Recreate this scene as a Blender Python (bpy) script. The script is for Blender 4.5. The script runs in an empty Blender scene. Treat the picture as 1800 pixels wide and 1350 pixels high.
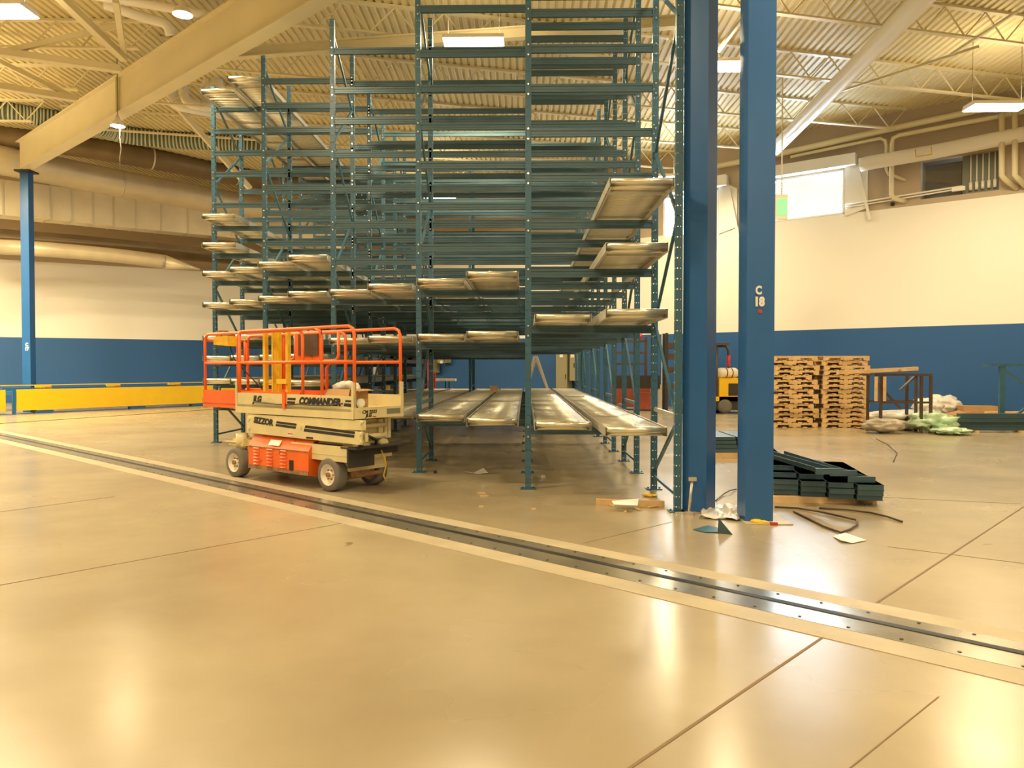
import bpy, math, random
from mathutils import Vector, Matrix, noise
random.seed(7)
PI = math.pi
S = bpy.context.scene
COL = S.collection
F = 1320.0; CX, CY = 900.0, 675.0; EYE = 1.6
# ---------------------------------------------------------------- camera, world, exposure
yaw = math.atan(23/F); pitch = math.atan(28/F)
cam_d = bpy.data.cameras.new('camera'); cam_d.sensor_width = 36; cam_d.lens = F/1800*36
cam_d.clip_end = 200; cam_d.clip_start = 0.05
cam = bpy.data.objects.new('camera', cam_d); COL.objects.link(cam)
cam.location = (0, 0, EYE); cam.rotation_euler = (PI/2-pitch, 0, yaw)
S.camera = cam
RM = cam.rotation_euler.to_matrix()
S.view_settings.view_transform = 'Standard'
S.view_settings.look = 'None'
S.view_settings.gamma = 1
S.view_settings.use_curve_mapping = False
S.view_settings.exposure = 0.0
w = bpy.data.worlds.new('daylight'); S.world = w; w.use_nodes = True
w.node_tree.nodes['Background'].inputs[0].default_value = (0.80, 0.90, 1.0, 1)
w.node_tree.nodes['Background'].inputs[1].default_value = 7.0
LAMP = (1.0, 0.80, 0.47)          # warm tubes
UP = .13                          # power share of the uplight added on each fixture to brighten the ceiling
LAMP_W = 430                      # watts of each tube fixture

# ---------------------------------------------------------------- projection helpers (where things stand)
def ray(px, py):
    return RM @ Vector(((px-CX)/F, -(py-CY)/F, -1))
def atY(px, py, Y):
    d = ray(px, py); return Vector((0, 0, EYE)) + d*(Y/d.y)
def atZ(px, py, z=0.0):
    d = ray(px, py); return Vector((0, 0, EYE)) + d*((z-EYE)/d.z)
def on_plane(px, py, p0, n):
    d = ray(px, py); o = Vector((0, 0, EYE)); return o + d*((p0-o).dot(n)/d.dot(n))

# ---------------------------------------------------------------- materials
def mat(name, col, rough=.5, metal=0, noise_amt=0, noise_scale=3, bump=0, emit=None, spec=None, coat=0, dirt=None, dirt_scale=2, dirt_at=.6, bump_scale=None):
    m = bpy.data.materials.new(name); m.use_nodes = True
    nt = m.node_tree; b = nt.nodes['Principled BSDF']
    b.inputs['Base Color'].default_value = (*col, 1)
    b.inputs['Roughness'].default_value = rough
    b.inputs['Metallic'].default_value = metal
    if spec is not None: b.inputs['Specular IOR Level'].default_value = spec
    if coat: b.inputs['Coat Weight'].default_value = coat; b.inputs['Coat Roughness'].default_value = .12
    if emit:
        b.inputs['Emission Color'].default_value = (*emit[0], 1); b.inputs['Emission Strength'].default_value = emit[1]
    tc = nt.nodes.new('ShaderNodeTexCoord')
    last = None
    if noise_amt:
        n = nt.nodes.new('ShaderNodeTexNoise'); n.inputs['Scale'].default_value = noise_scale; n.inputs['Detail'].default_value = 5
        nt.links.new(tc.outputs['Object'], n.inputs['Vector'])
        r = nt.nodes.new('ShaderNodeMapRange'); r.inputs[1].default_value = .3; r.inputs[2].default_value = .7
        r.inputs[3].default_value = 1-noise_amt; r.inputs[4].default_value = 1+noise_amt
        nt.links.new(n.outputs[0], r.inputs[0])
        v = nt.nodes.new('ShaderNodeVectorMath'); v.operation = 'SCALE'; v.inputs[0].default_value = col
        nt.links.new(r.outputs[0], v.inputs['Scale'])
        last = v.outputs[0]
        nt.links.new(last, b.inputs['Base Color'])
    if dirt:
        n = nt.nodes.new('ShaderNodeTexNoise'); n.inputs['Scale'].default_value = dirt_scale; n.inputs['Detail'].default_value = 8
        nt.links.new(tc.outputs['Object'], n.inputs['Vector'])
        r = nt.nodes.new('ShaderNodeMapRange'); r.inputs[1].default_value = dirt_at; r.inputs[2].default_value = dirt_at+.06
        nt.links.new(n.outputs[0], r.inputs[0])
        mx = nt.nodes.new('ShaderNodeMix'); mx.data_type = 'RGBA'
        mx.inputs[6].default_value = (*col, 1); mx.inputs[7].default_value = (*dirt, 1)
        if last: nt.links.new(last, mx.inputs[6])
        nt.links.new(r.outputs[0], mx.inputs[0]); nt.links.new(mx.outputs[2], b.inputs['Base Color'])
    if bump:
        n = nt.nodes.new('ShaderNodeTexNoise'); n.inputs['Scale'].default_value = bump_scale or noise_scale*6
        nt.links.new(tc.outputs['Object'], n.inputs['Vector'])
        bp = nt.nodes.new('ShaderNodeBump'); bp.inputs['Strength'].default_value = bump; bp.inputs['Distance'].default_value = .02
        nt.links.new(n.outputs[0], bp.inputs['Height']); nt.links.new(bp.outputs[0], b.inputs['Normal'])
    return m

def floor_material():
    m = bpy.data.materials.new('polished_concrete'); m.use_nodes = True
    nt = m.node_tree; b = nt.nodes['Principled BSDF']; N = nt.nodes.new; L = nt.links.new
    tc = N('ShaderNodeTexCoord')
    def ns(scale, det=6, rough=.6, dist=0):
        n = N('ShaderNodeTexNoise'); n.inputs['Scale'].default_value = scale; n.inputs['Detail'].default_value = det
        n.inputs['Roughness'].default_value = rough; n.inputs['Distortion'].default_value = dist
        L(tc.outputs['Object'], n.inputs['Vector']); return n.outputs[0]
    r1 = N('ShaderNodeValToRGB'); L(ns(.45, 5, .55, .2), r1.inputs[0])
    r1.color_ramp.elements[0].position = .32; r1.color_ramp.elements[0].color = (.33, .265, .165, 1)
    r1.color_ramp.elements[1].position = .68; r1.color_ramp.elements[1].color = (.44, .37, .24, 1)
    r2 = N('ShaderNodeMapRange'); L(ns(2.5, 4, .6), r2.inputs[0]); r2.inputs[1].default_value = .3; r2.inputs[2].default_value = .7
    r2.inputs[3].default_value = .975; r2.inputs[4].default_value = 1.025
    mu = N('ShaderNodeVectorMath'); mu.operation = 'SCALE'; L(r1.outputs[0], mu.inputs[0]); L(r2.outputs[0], mu.inputs['Scale'])
    # sparse small spots
    sp = N('ShaderNodeMapRange'); L(ns(2.2, 2, .4), sp.inputs[0]); sp.inputs[1].default_value = .79; sp.inputs[2].default_value = .82
    mx = N('ShaderNodeMix'); mx.data_type = 'RGBA'; L(sp.outputs[0], mx.inputs[0]); L(mu.outputs[0], mx.inputs[6]); mx.inputs[7].default_value = (.22, .15, .08, 1)
    L(mx.outputs[2], b.inputs['Base Color'])
    rr = N('ShaderNodeMapRange'); L(ns(.8, 3, .5, 0), rr.inputs[0]); rr.inputs[1].default_value = .3; rr.inputs[2].default_value = .7
    rr.inputs[3].default_value = .21; rr.inputs[4].default_value = .29
    L(rr.outputs[0], b.inputs['Roughness'])
    b.inputs['Specular IOR Level'].default_value = .65
    return m

def wall_material(name, white_top):
    m = bpy.data.materials.new(name); m.use_nodes = True
    nt = m.node_tree; b = nt.nodes['Principled BSDF']; N = nt.nodes.new; L = nt.links.new
    g = N('ShaderNodeNewGeometry'); sx = N('ShaderNodeSeparateXYZ'); L(g.outputs['Position'], sx.inputs[0])
    a = N('ShaderNodeMath'); a.operation = 'GREATER_THAN'; a.inputs[1].default_value = BLUE_TOP; L(sx.outputs[2], a.inputs[0])
    c = N('ShaderNodeMath'); c.operation = 'GREATER_THAN'; c.inputs[1].default_value = white_top; L(sx.outputs[2], c.inputs[0])
    m1 = N('ShaderNodeMix'); m1.data_type = 'RGBA'; m1.inputs[6].default_value = (.016, .098, .30, 1); m1.inputs[7].default_value = (.86, .82, .74, 1)
    m2 = N('ShaderNodeMix'); m2.data_type = 'RGBA'; m2.inputs[7].default_value = (.47, .37, .26, 1)
    L(a.outputs[0], m1.inputs[0]); L(m1.outputs[2], m2.inputs[6]); L(c.outputs[0], m2.inputs[0])
    L(m2.outputs[2], b.inputs['Base Color']); b.inputs['Roughness'].default_value = .55
    return m

def post_material():
    """teal paint with rows of punched holes and bolt heads (object space: x across, y depth, z up)"""
    m = bpy.data.materials.new('teal_upright_paint'); m.use_nodes = True
    nt = m.node_tree; b = nt.nodes['Principled BSDF']; N = nt.nodes.new; L = nt.links.new
    tc = N('ShaderNodeTexCoord'); sx = N('ShaderNodeSeparateXYZ'); L(tc.outputs['Object'], sx.inputs[0])
    def M(op, a, bb=None, cc=None):
        n = N('ShaderNodeMath'); n.operation = op
        for i, v in enumerate((a, bb, cc)):
            if v is None: continue
            if isinstance(v, (int, float)): n.inputs[i].default_value = v
            else: L(v, n.inputs[i])
        return n.outputs[0]
    def dots(u, off, pitch, r):
        zz = M('SUBTRACT', M('MODULO', sx.outputs[2], pitch), pitch/2)
        uu = M('SUBTRACT', M('ABSOLUTE', u), off)
        d = M('ADD', M('MULTIPLY', zz, zz), M('MULTIPLY', uu, uu))
        return M('LESS_THAN', d, r*r)
    nrm = N('ShaderNodeSeparateXYZ'); L(tc.outputs['Normal'], nrm.inputs[0])
    onY = M('GREATER_THAN', M('ABSOLUTE', nrm.outputs[1]), .7)
    onX = M('GREATER_THAN', M('ABSOLUTE', nrm.outputs[0]), .7)
    dark = M('MULTIPLY', dots(sx.outputs[0], .019, .115, .0080), onY)
    lite = M('MULTIPLY', dots(sx.outputs[1], .018, .115, .0085), onX)
    n = N('ShaderNodeTexNoise'); n.inputs['Scale'].default_value = 1.3; L(tc.outputs['Object'], n.inputs['Vector'])
    cr = N('ShaderNodeMix'); cr.data_type = 'RGBA'; cr.inputs[6].default_value = (.038, .120, .200, 1); cr.inputs[7].default_value = (.050, .150, .215, 1)
    L(n.outputs[0], cr.inputs[0])
    m1 = cr
    m2 = N('ShaderNodeMix'); m2.data_type = 'RGBA'; L(lite, m2.inputs[0]); L(m1.outputs[2], m2.inputs[6]); m2.inputs[7].default_value = (.8, .8, .78, 1)
    L(m2.outputs[2], b.inputs['Base Color']); b.inputs['Roughness'].default_value = .38
    tr_ = N('ShaderNodeBsdfTransparent'); ms = N('ShaderNodeMixShader'); L(dark, ms.inputs[0]); L(b.outputs[0], ms.inputs[1]); L(tr_.outputs[0], ms.inputs[2])
    L(ms.outputs[0], nt.nodes['Material Output'].inputs[0])
    return m

BLUE_TOP = 3.02
M_ = {}
M_['floor'] = floor_material()
M_['strip'] = mat('pale_concrete_strip', (.47, .40, .27), .5, noise_amt=.10, noise_scale=3, dirt=(.45, .36, .23), dirt_at=.60)
M_['joint'] = mat('floor_joint', (.22, .15, .085), .8)
M_['trackplate'] = mat('worn_track_steel', (.33, .30, .23), .24, .55, noise_amt=.25, noise_scale=2)
M_['black'] = mat('black_rubber', (.012, .012, .013), .5)
M_['wall_l'] = wall_material('wall_paint_left', 6.55)
M_['wall_r'] = wall_material('wall_paint_right', 7.15)
M_['deck'] = mat('cream_deck', (.70, .60, .34), .5, noise_amt=.08, noise_scale=.6)
M_['cream'] = mat('cream_steel', (.74, .66, .44), .42, noise_amt=.05, noise_scale=.8)
M_['whitepipe'] = mat('white_pipe', (.86, .82, .74), .4)
M_['duct'] = mat('galvanised_duct', (.74, .64, .44), .42, .35, noise_amt=.10, noise_scale=.8, bump=.25, bump_scale=2.5)
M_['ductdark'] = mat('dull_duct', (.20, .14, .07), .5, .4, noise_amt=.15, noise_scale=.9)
M_['seam'] = mat('duct_seam', (.70, .64, .50), .3, .5)
M_['flexlite'] = mat('pale_flex_duct', (.50, .52, .38), .5)
M_['flexdark'] = mat('green_flex_duct', (.09, .13, .09), .5)
M_['colblue'] = mat('column_blue', (.022, .118, .35), .33, noise_amt=.06, noise_scale=2)
M_['post'] = post_material()
M_['beam'] = mat('teal_beam_paint', (.066, .125, .155), .34, .2, noise_amt=.10, noise_scale=1.5)
M_['brace'] = mat('teal_brace', (.045, .14, .21), .4, noise_amt=.15)
M_['zinc'] = mat('zinc', (.80, .78, .72), .28, 1.0)
M_['roller'] = mat('roller_steel', (.66, .62, .50), .40, .60, noise_amt=.08, noise_scale=8)
M_['endroller'] = mat('bright_roller', (.80, .76, .62), .30, .8)
M_['rail'] = mat('galvanised_rail', (.56, .53, .44), .45, .6, noise_amt=.10, noise_scale=3)
M_['lamp'] = mat('lit_tubes', (1, 1, 1), .5, emit=((1.0, .90, .70), 26))
M_['lamphouse'] = mat('lamp_housing', (.80, .76, .66), .4)
M_['yellow'] = mat('guard_yellow', (.83, .53, .008), .38, noise_amt=.03)
M_['yellowrail'] = mat('yellow_channel', (.80, .52, .03), .4, noise_amt=.10, noise_scale=8)
M_['convblue'] = mat('conveyor_blue', (.02, .12, .28), .35)
M_['orange'] = mat('lift_orange', (.88, .15, .015), .42, dirt=(.20, .055, .02), dirt_scale=7, dirt_at=.64, noise_amt=.08)
M_['liftcream'] = mat('lift_cream', (.72, .62, .34), .42, noise_amt=.08, noise_scale=4, dirt=(.30, .19, .08), dirt_scale=9, dirt_at=.69)
M_['rusty'] = mat('rusty_edge', (.30, .16, .07), .7, noise_amt=.4, noise_scale=12)
M_['decal'] = mat('decal_black', (.02, .02, .022), .45)
M_['decalw'] = mat('decal_white', (.82, .80, .74), .5)
M_['decalr'] = mat('decal_red', (.45, .05, .03), .5)
M_['tire'] = mat('grey_tyre', (.17, .155, .135), .75, noise_amt=.12, noise_scale=6)
M_['rim'] = mat('rim_white', (.80, .72, .58), .45, noise_amt=.06)
M_['darksteel'] = mat('dark_steel', (.035, .03, .026), .5, noise_amt=.3)
M_['greysteel'] = mat('grey_steel', (.17, .15, .12), .5, .3)
M_['wood'] = mat('pallet_wood', (.70, .47, .22), .7, noise_amt=.16, noise_scale=5, dirt=(.34, .18, .07), dirt_scale=3, dirt_at=.66)
M_['cardboard'] = mat('cardboard', (.48, .28, .12), .8, noise_amt=.08)
M_['paper'] = mat('white_paper', (.86, .84, .78), .7)
M_['plastic'] = mat('white_plastic_film', (.74, .71, .65), .32, noise_amt=.06, noise_scale=4, bump=.5, bump_scale=9)
M_['greyplastic'] = mat('grey_bag', (.48, .42, .33), .35, noise_amt=.25, noise_scale=3, bump=.6, bump_scale=6)
M_['greenplastic'] = mat('pale_green_film', (.56, .74, .50), .3, noise_amt=.08, bump=.4, bump_scale=8)
M_['cabinet'] = mat('cabinet_olive', (.29, .27, .16), .5)
M_['red'] = mat('red_paint', (.65, .03, .02), .4)
M_['forkorange'] = mat('truck_orange', (.30, .06, .025), .5, noise_amt=.2)
M_['forkyellow'] = mat('truck_yellow', (.86, .50, .01), .35)
M_['aluminium'] = mat('aluminium', (.62, .58, .50), .35, .8)
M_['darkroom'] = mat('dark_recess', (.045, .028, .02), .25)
M_['greypanel'] = mat('grey_green_panel', (.20, .21, .16), .5)
M_['exitgreen'] = mat('exit_green', (.2, .6, .2), .5, emit=((.25, .9, .3), .9))
M_['sheath'] = mat('brown_frame', (.085, .05, .035), .55, noise_amt=.3)
gm = bpy.data.materials.new('window_pane'); gm.use_nodes = True
_n = gm.node_tree; _n.nodes.remove(_n.nodes['Principled BSDF'])
_t = _n.nodes.new('ShaderNodeBsdfTransparent'); _g = _n.nodes.new('ShaderNodeBsdfGlossy'); _g.inputs['Roughness'].default_value = .05
_x = _n.nodes.new('ShaderNodeMixShader'); _x.inputs[0].default_value = .08
_n.links.new(_t.outputs[0], _x.inputs[1]); _n.links.new(_g.outputs[0], _x.inputs[2]); _n.links.new(_x.outputs[0], _n.nodes['Material Output'].inputs[0])
M_['pane'] = gm

# ---------------------------------------------------------------- mesh helpers
class MB:
    def __init__(s): s.v = []; s.f = []; s.m = []; s.cur = 0; s.sm = []
    def mat(s, i): s.cur = i; return s
    def add(s, vs, fs, smooth=False):
        b = len(s.v); s.v += [Vector(v) for v in vs]
        for f in fs: s.f.append([b+i for i in f]); s.m.append(s.cur); s.sm.append(smooth)
        return s
    def frame(s, c, ax, ay, az):
        c, ax, ay, az = Vector(c), Vector(ax), Vector(ay), Vector(az)
        vs = [c+ax*i+ay*j+az*k for i in (-1, 1) for j in (-1, 1) for k in (-1, 1)]
        return s.add(vs, [(0,1,3,2),(4,6,7,5),(0,4,5,1),(2,3,7,6),(0,2,6,4),(1,5,7,3)])
    def box(s, x0, x1, y0, y1, z0, z1):
        return s.frame(((x0+x1)/2,(y0+y1)/2,(z0+z1)/2), ((x1-x0)/2,0,0), (0,(y1-y0)/2,0), (0,0,(z1-z0)/2))
    def bar(s, p, q, w, h=None, up=(0,0,1)):
        p, q = Vector(p), Vector(q); h = h or w
        d = (q-p); L = d.length; d.normalize(); up = Vector(up)
        if abs(d.dot(up)) > .99: up = Vector((0,1,0))
        sx = d.cross(up).normalized(); uz = sx.cross(d).normalized()
        return s.frame((p+q)/2, d*(L/2), sx*(w/2), uz*(h/2))
    def tube(s, pts, r, seg=10, cap=True, closed=False):
        pts = [Vector(p) for p in pts]; n = len(pts); rs = r if isinstance(r, (list, tuple)) else [r]*n
        up = Vector((0,0,1)); base = len(s.v); prev = None
        for i in range(n):
            a = pts[max(i-1, 0)] if not closed else pts[i-1]; b = pts[min(i+1, n-1)] if not closed else pts[(i+1) % n]
            t = (b-a).normalized()
            if prev is None:
                u = t.cross(up)
                if u.length < .05: u = t.cross(Vector((1,0,0)))
                u.normalize()
            else:
                u = (prev - t*prev.dot(t)).normalized()
            prev = u; v = t.cross(u)
            for k in range(seg):
                a_ = 2*PI*k/seg; s.v.append(pts[i]+(u*math.cos(a_)+v*math.sin(a_))*rs[i])
        rng = n if closed else n-1
        for i in range(rng):
            j = (i+1) % n
            for k in range(seg):
                k2 = (k+1) % seg
                s.f.append([base+i*seg+k, base+i*seg+k2, base+j*seg+k2, base+j*seg+k]); s.m.append(s.cur); s.sm.append(True)
        if cap and not closed:
            s.f.append([base+k for k in range(seg)][::-1]); s.m.append(s.cur); s.sm.append(False)
            s.f.append([base+(n-1)*seg+k for k in range(seg)]); s.m.append(s.cur); s.sm.append(False)
        return s
    def cyl(s, p, q, r, seg=12, r2=None): return s.tube([p, q], [r, r if r2 is None else r2], seg)
    def prism(s, poly, axis, t, o=(0,0,0)):
        """poly: list of 3d points, extruded by vector t"""
        n = len(poly); P = [Vector(p) for p in poly]; t = Vector(t)
        return s.add(P+[p+t for p in P], [tuple(range(n))[::-1], tuple(range(n, 2*n))]+[(i, (i+1) % n, (i+1) % n+n, i+n) for i in range(n)])
    def ring(s, c, axis, prof, seg=24, smooth=True):
        """lathe: prof list of (radius, offset along axis)"""
        c = Vector(c); ax = Vector(axis).normalized(); u = ax.cross(Vector((0,0,1)))
        if u.length < .05: u = Vector((1,0,0))
        u.normalize(); v = ax.cross(u); base = len(s.v); n = len(prof)
        for (r, o) in prof:
            for k in range(seg):
                a = 2*PI*k/seg; s.v.append(c+ax*o+(u*math.cos(a)+v*math.sin(a))*r)
        for i in range(n-1):
            for k in range(seg):
                k2 = (k+1) % seg
                s.f.append([base+i*seg+k, base+i*seg+k2, base+(i+1)*seg+k2, base+(i+1)*seg+k]); s.m.append(s.cur); s.sm.append(smooth)
        return s
    def mesh(s, name, mats):
        me = bpy.data.meshes.new(name); me.from_pydata([tuple(v) for v in s.v], [], s.f)
        if not isinstance(mats, (list, tuple)): mats = [mats]
        for k in mats: me.materials.append(M_[k])
        me.polygons.foreach_set('material_index', s.m)
        me.polygons.foreach_set('use_smooth', s.sm)
        me.update(); return me
    def build(s, name, mats, parent=None, world=True, label=None):
        """world=True: vertices are in world space and are moved into the parent's space"""
        origin = Vector((0,0,0))
        if parent is not None and world:
            inv = root_matrix(parent).inverted(); s.v = [inv @ v for v in s.v]
        elif parent is None:
            xs = [v.x for v in s.v]; ys = [v.y for v in s.v]; zs = [v.z for v in s.v]
            origin = Vector(((min(xs)+max(xs))/2, (min(ys)+max(ys))/2, min(zs)))
            s.v = [v-origin for v in s.v]
        o = bpy.data.objects.new(name, s.mesh(name, mats)); COL.objects.link(o)
        if parent is not None: o.parent = parent
        else: o.location = origin
        if label: o['label'] = label
        return o
def root_matrix(o):
    m = Matrix.Translation(o.location) @ o.rotation_euler.to_matrix().to_4x4()
    return root_matrix(o.parent) @ m if o.parent else m
def inst(name, me, parent=None, loc=(0,0,0), rot=(0,0,0)):
    o = bpy.data.objects.new(name, me); COL.objects.link(o); o.location = loc; o.rotation_euler = rot
    if parent is not None: o.parent = parent
    return o
def tag(o, label, cat, group=None, kind=None):
    o['label'] = label; o['category'] = cat
    if group: o['group'] = group
    o['kind'] = kind or 'thing'
    return o
def thing(name, label, cat, loc=(0,0,0), rz=0, group=None):
    o = bpy.data.objects.new(name, None); COL.objects.link(o); o.empty_display_size = .2
    o.location = loc; o.rotation_euler = (0,0,rz); return tag(o, label, cat, group)
def struct(o): o['kind'] = 'structure'; return o
ORD = ['zeroth','first','second','third','fourth','fifth','sixth','seventh','eighth','ninth','tenth','eleventh','twelfth','thirteenth','fourteenth','fifteenth','sixteenth','seventeenth','eighteenth','nineteenth','twentieth']
def text_mesh(s, size, shear=0, bold=.0, depth=.002, spacing=1.0):
    c = bpy.data.curves.new('lettering', 'FONT'); c.body = s; c.size = size; c.shear = shear; c.offset = bold
    c.extrude = depth; c.align_x = 'CENTER'; c.align_y = 'CENTER'; c.resolution_u = 3; c.space_character = spacing
    o = bpy.data.objects.new('lettering', c); COL.objects.link(o)
    dg = bpy.context.evaluated_depsgraph_get(); me = bpy.data.meshes.new_from_object(o.evaluated_get(dg))
    bpy.data.objects.remove(o); return me
def text_part(name, s, size, material, parent, loc, rot, sx=1, **kw):
    me = text_mesh(s, size, **kw); me.materials.clear(); me.materials.append(M_[material])
    for v in me.vertices: v.co.x *= sx
    o = inst(name, me, parent, loc, rot); return o

# ---------------------------------------------------------------- building shell
U = Vector((.740, -.672, 0)); U.normalize(); V = Vector((.672, .740, 0)); V.normalize()
RW0 = Vector((9.6, 28.8, 0)); RWd = Vector((1, -.75, 0)).normalized(); RWn = Vector((-.75, -1, 0)).normalized()   # right wall, normal into the hall
LW0 = Vector((-23.8, 34, 0)); LWd = Vector((1, .58, 0)).normalized(); LWn = Vector((.58, -1, 0)).normalized()
def isect(p, d, q, e):
    den = d.x*e.y-d.y*e.x; t = ((q.x-p.x)*e.y-(q.y-p.y)*e.x)/den; return p+d*t
CORNER = isect(RW0, RWd, LW0, LWd)
RE = RW0+RWd*((27-RW0.x)/RWd.x); LE = LW0+LWd*((-34-LW0.x)/LWd.x)
TOP = 10.5
def deckz(x): return 10.42
# floor
b = MB(); b.box(-34, 27, -14, 48, -.2, 0); struct(b.build('floor', 'floor'))
# ceiling: corrugated deck running in depth
b = MB(); x = -34.0; prof = []
while x < 27: prof += [(x, 10.27), (x+.10, 10.27), (x+.125, 10.315), (x+.175, 10.315)]; x += .2
vs = []
for (px_, pz_) in prof: vs += [(px_, -14, pz_+deckz(px_)-10.27), (px_, 48, pz_+deckz(px_)-10.27)]
b.add(vs, [(2*i, 2*i+1, 2*i+3, 2*i+2) for i in range(len(prof)-1)])
b.box(-34, 27, -14, 48, 10.50, 10.62)
struct(b.build('ceiling', 'deck'))

def wall(name, p, q, material, n_in, holes=(), thick=.3):
    """wall with rectangular holes given as (s0, s1, z0, z1) along p->q"""
    p, q = Vector((p[0], p[1], 0)), Vector((q[0], q[1], 0)); d = (q-p); L = d.length; d.normalize()
    ss = sorted({0, L}|{h[0] for h in holes}|{h[1] for h in holes}); zz = sorted({0, TOP}|{h[2] for h in holes}|{h[3] for h in holes})
    b = MB()
    for i in range(len(ss)-1):
        for j in range(len(zz)-1):
            cs, cz = (ss[i]+ss[i+1])/2, (zz[j]+zz[j+1])/2
            if any(h[0] < cs < h[1] and h[2] < cz < h[3] for h in holes): continue
            c = p+d*cs-n_in*(thick/2)
            b.frame((c.x, c.y, cz), d*((ss[i+1]-ss[i])/2), n_in*(thick/2), (0,0,(zz[j+1]-zz[j])/2))
    return struct(b.build(name, material))
def rw(px, py):
    h = on_plane(px, py, RW0, RWn); return (h-CORNER).dot(RWd), h.z
def rwp(s, z, off=0): 
    p = CORNER+RWd*s+RWn*off; return Vector((p.x, p.y, z))
s0, zt0 = rw(1368, 312); s1, zt1 = rw(1484, 301); _, zb0 = rw(1385, 388); _, zb1 = rw(1484, 375)
W1 = (rw(1340, 345)[0], s1, (zb0+zb1)/2, (zt0+zt1)/2)
w2r = rw(1262, 370)[0]; W2 = (rw(1166, 370)[0], w2r, rw(1258, 408)[1], rw(1258, 333)[1])
s2, za = rw(1618, 355); s3, zb = rw(1757, 262); W3 = (s2, s3, rw(1680, 343)[1], rw(1680, 274)[1])
wall('wall_right', CORNER, RE, 'wall_r', RWn, [W1, W2, W3])
wall('wall_left', LE, CORNER, 'wall_l', LWn)
wall('wall_far_left', (-34, -14), (-34, LE.y), 'wall_l', Vector((1,0,0)))
wall('wall_far_right', (27, -14), (27, RE.y), 'wall_r', Vector((-1,0,0)))
wall('wall_back', (-34, -14), (27, -14), 'wall_r', Vector((0,1,0)))
for i, W in enumerate((W1, W2)):
    b = MB(); t = .06
    for (a, c, e, f) in ((W[0], W[1], W[2], W[2]+t), (W[0], W[1], W[3]-t, W[3]), (W[0], W[0]+t, W[2], W[3]), (W[1]-t, W[1], W[2], W[3])):
        b.frame(rwp((a+c)/2, (e+f)/2, -.15), RWd*((c-a)/2), RWn*.12, (0,0,(f-e)/2))
    o = struct(b.build('window_%d' % (i+1), 'whitepipe'))
    b = MB(); b.frame(rwp((W[0]+W[1])/2, (W[2]+W[3])/2, -.2), RWd*((W[1]-W[0])/2-.05), RWn*.004, (0,0,(W[3]-W[2])/2-.05))
    b.build('pane', 'pane', o)
    # daylight portal outside the opening
    ld = bpy.data.lights.new('sky_portal', 'AREA'); ld.shape = 'RECTANGLE'; ld.size = W[1]-W[0]; ld.size_y = W[3]-W[2]
    ld.energy = 420; ld.color = (.62, .80, 1.0)
    lo = bpy.data.objects.new('sky_light', ld); COL.objects.link(lo); lo.location = rwp((W[0]+W[1])/2, (W[2]+W[3])/2, -.32)
    z = -RWn; y = Vector((0,0,1)); x_ = y.cross(z); lo.rotation_euler = Matrix((x_, y, z)).transposed().to_euler()
# window hood panels beside the first two windows
for nm, W, lab in (('window_hood', W1, 'pale angled hood panel right of the bright window above the pallets'), ('window_hood', W2, 'pale angled hood panel right of the window seen between the blue columns')):
    b = MB(); s_ = W[1]+.05
    b.prism([rwp(s_, W[3]+.35, 0), rwp(s_, W[2]-.1, 0), rwp(s_+.75, W[2]+.1, .0), rwp(s_+.75, W[3]-.1, .0), rwp(s_+.1, W[3]+.35, .45)][:4], None, RWn*.06)
    b.prism([rwp(W[0]-.2, W[3]+.05, 0), rwp(s_+.4, W[3]+.05, 0), rwp(s_+.4, W[3]+.45, .0), rwp(W[0]-.2, W[3]+.45, 0)], None, RWn*.35)
    b.bar(rwp(s_+.45, W[3]-.1, .1), rwp(s_+.85, W[2]-.35, .1), .09, .09)
    tag(b.build(nm, 'whitepipe'), lab, 'window hood')
# opening with dark interior on the right
o = None
b = MB(); sm_ = (W3[0]*.47+W3[1]*.53)
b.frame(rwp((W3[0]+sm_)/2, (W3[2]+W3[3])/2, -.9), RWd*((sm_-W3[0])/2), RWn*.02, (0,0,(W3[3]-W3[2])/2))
b.mat(1).frame(rwp((W3[1]+sm_)/2, (W3[2]+W3[3])/2, -.25), RWd*((W3[1]-sm_)/2), RWn*.02, (0,0,(W3[3]-W3[2])/2))
b.mat(2)
for (a, c, e, f) in ((W3[0], W3[1], W3[2]-.3, W3[2]), (W3[0], W3[1], W3[3], W3[3]+.3), (W3[0]-.3, W3[0], W3[2], W3[3]), (W3[1], W3[1]+.3, W3[2], W3[3])):
    b.frame(rwp((a+c)/2, (e+f)/2, -.6), RWd*((c-a)/2), RWn*.28, (0,0,(f-e)/2))
struct(b.build('window_3', ['darkroom', 'greypanel', 'greypanel']))
b = MB()
t = thing('conduit_bank', 'row of five short vertical conduits in the grey end of the high wall opening', 'conduits', rwp(W3[1]-.5, W3[2], -.12))
for k in range(5):
    b = MB(); s_ = W3[1]-.12-.17*k; b.tube([rwp(s_, W3[2]+.35, -.12), rwp(s_, W3[3]-.02, -.12)], .022, 8); b.tube([rwp(s_, W3[2]+.12, -.12), rwp(s_, W3[2]+.38, -.12)], .05, 10)
    b.build('conduit', 'whitepipe', t)
# the second lot of lamp reflection sits in dark glass: pane in the left part
b = MB(); b.frame(rwp((W3[0]+sm_)/2, (W3[2]+W3[3])/2, -.10), RWd*((sm_-W3[0])/2), RWn*.004, (0,0,(W3[3]-W3[2])/2)); struct(b.build('window_4', 'pane'))

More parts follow.
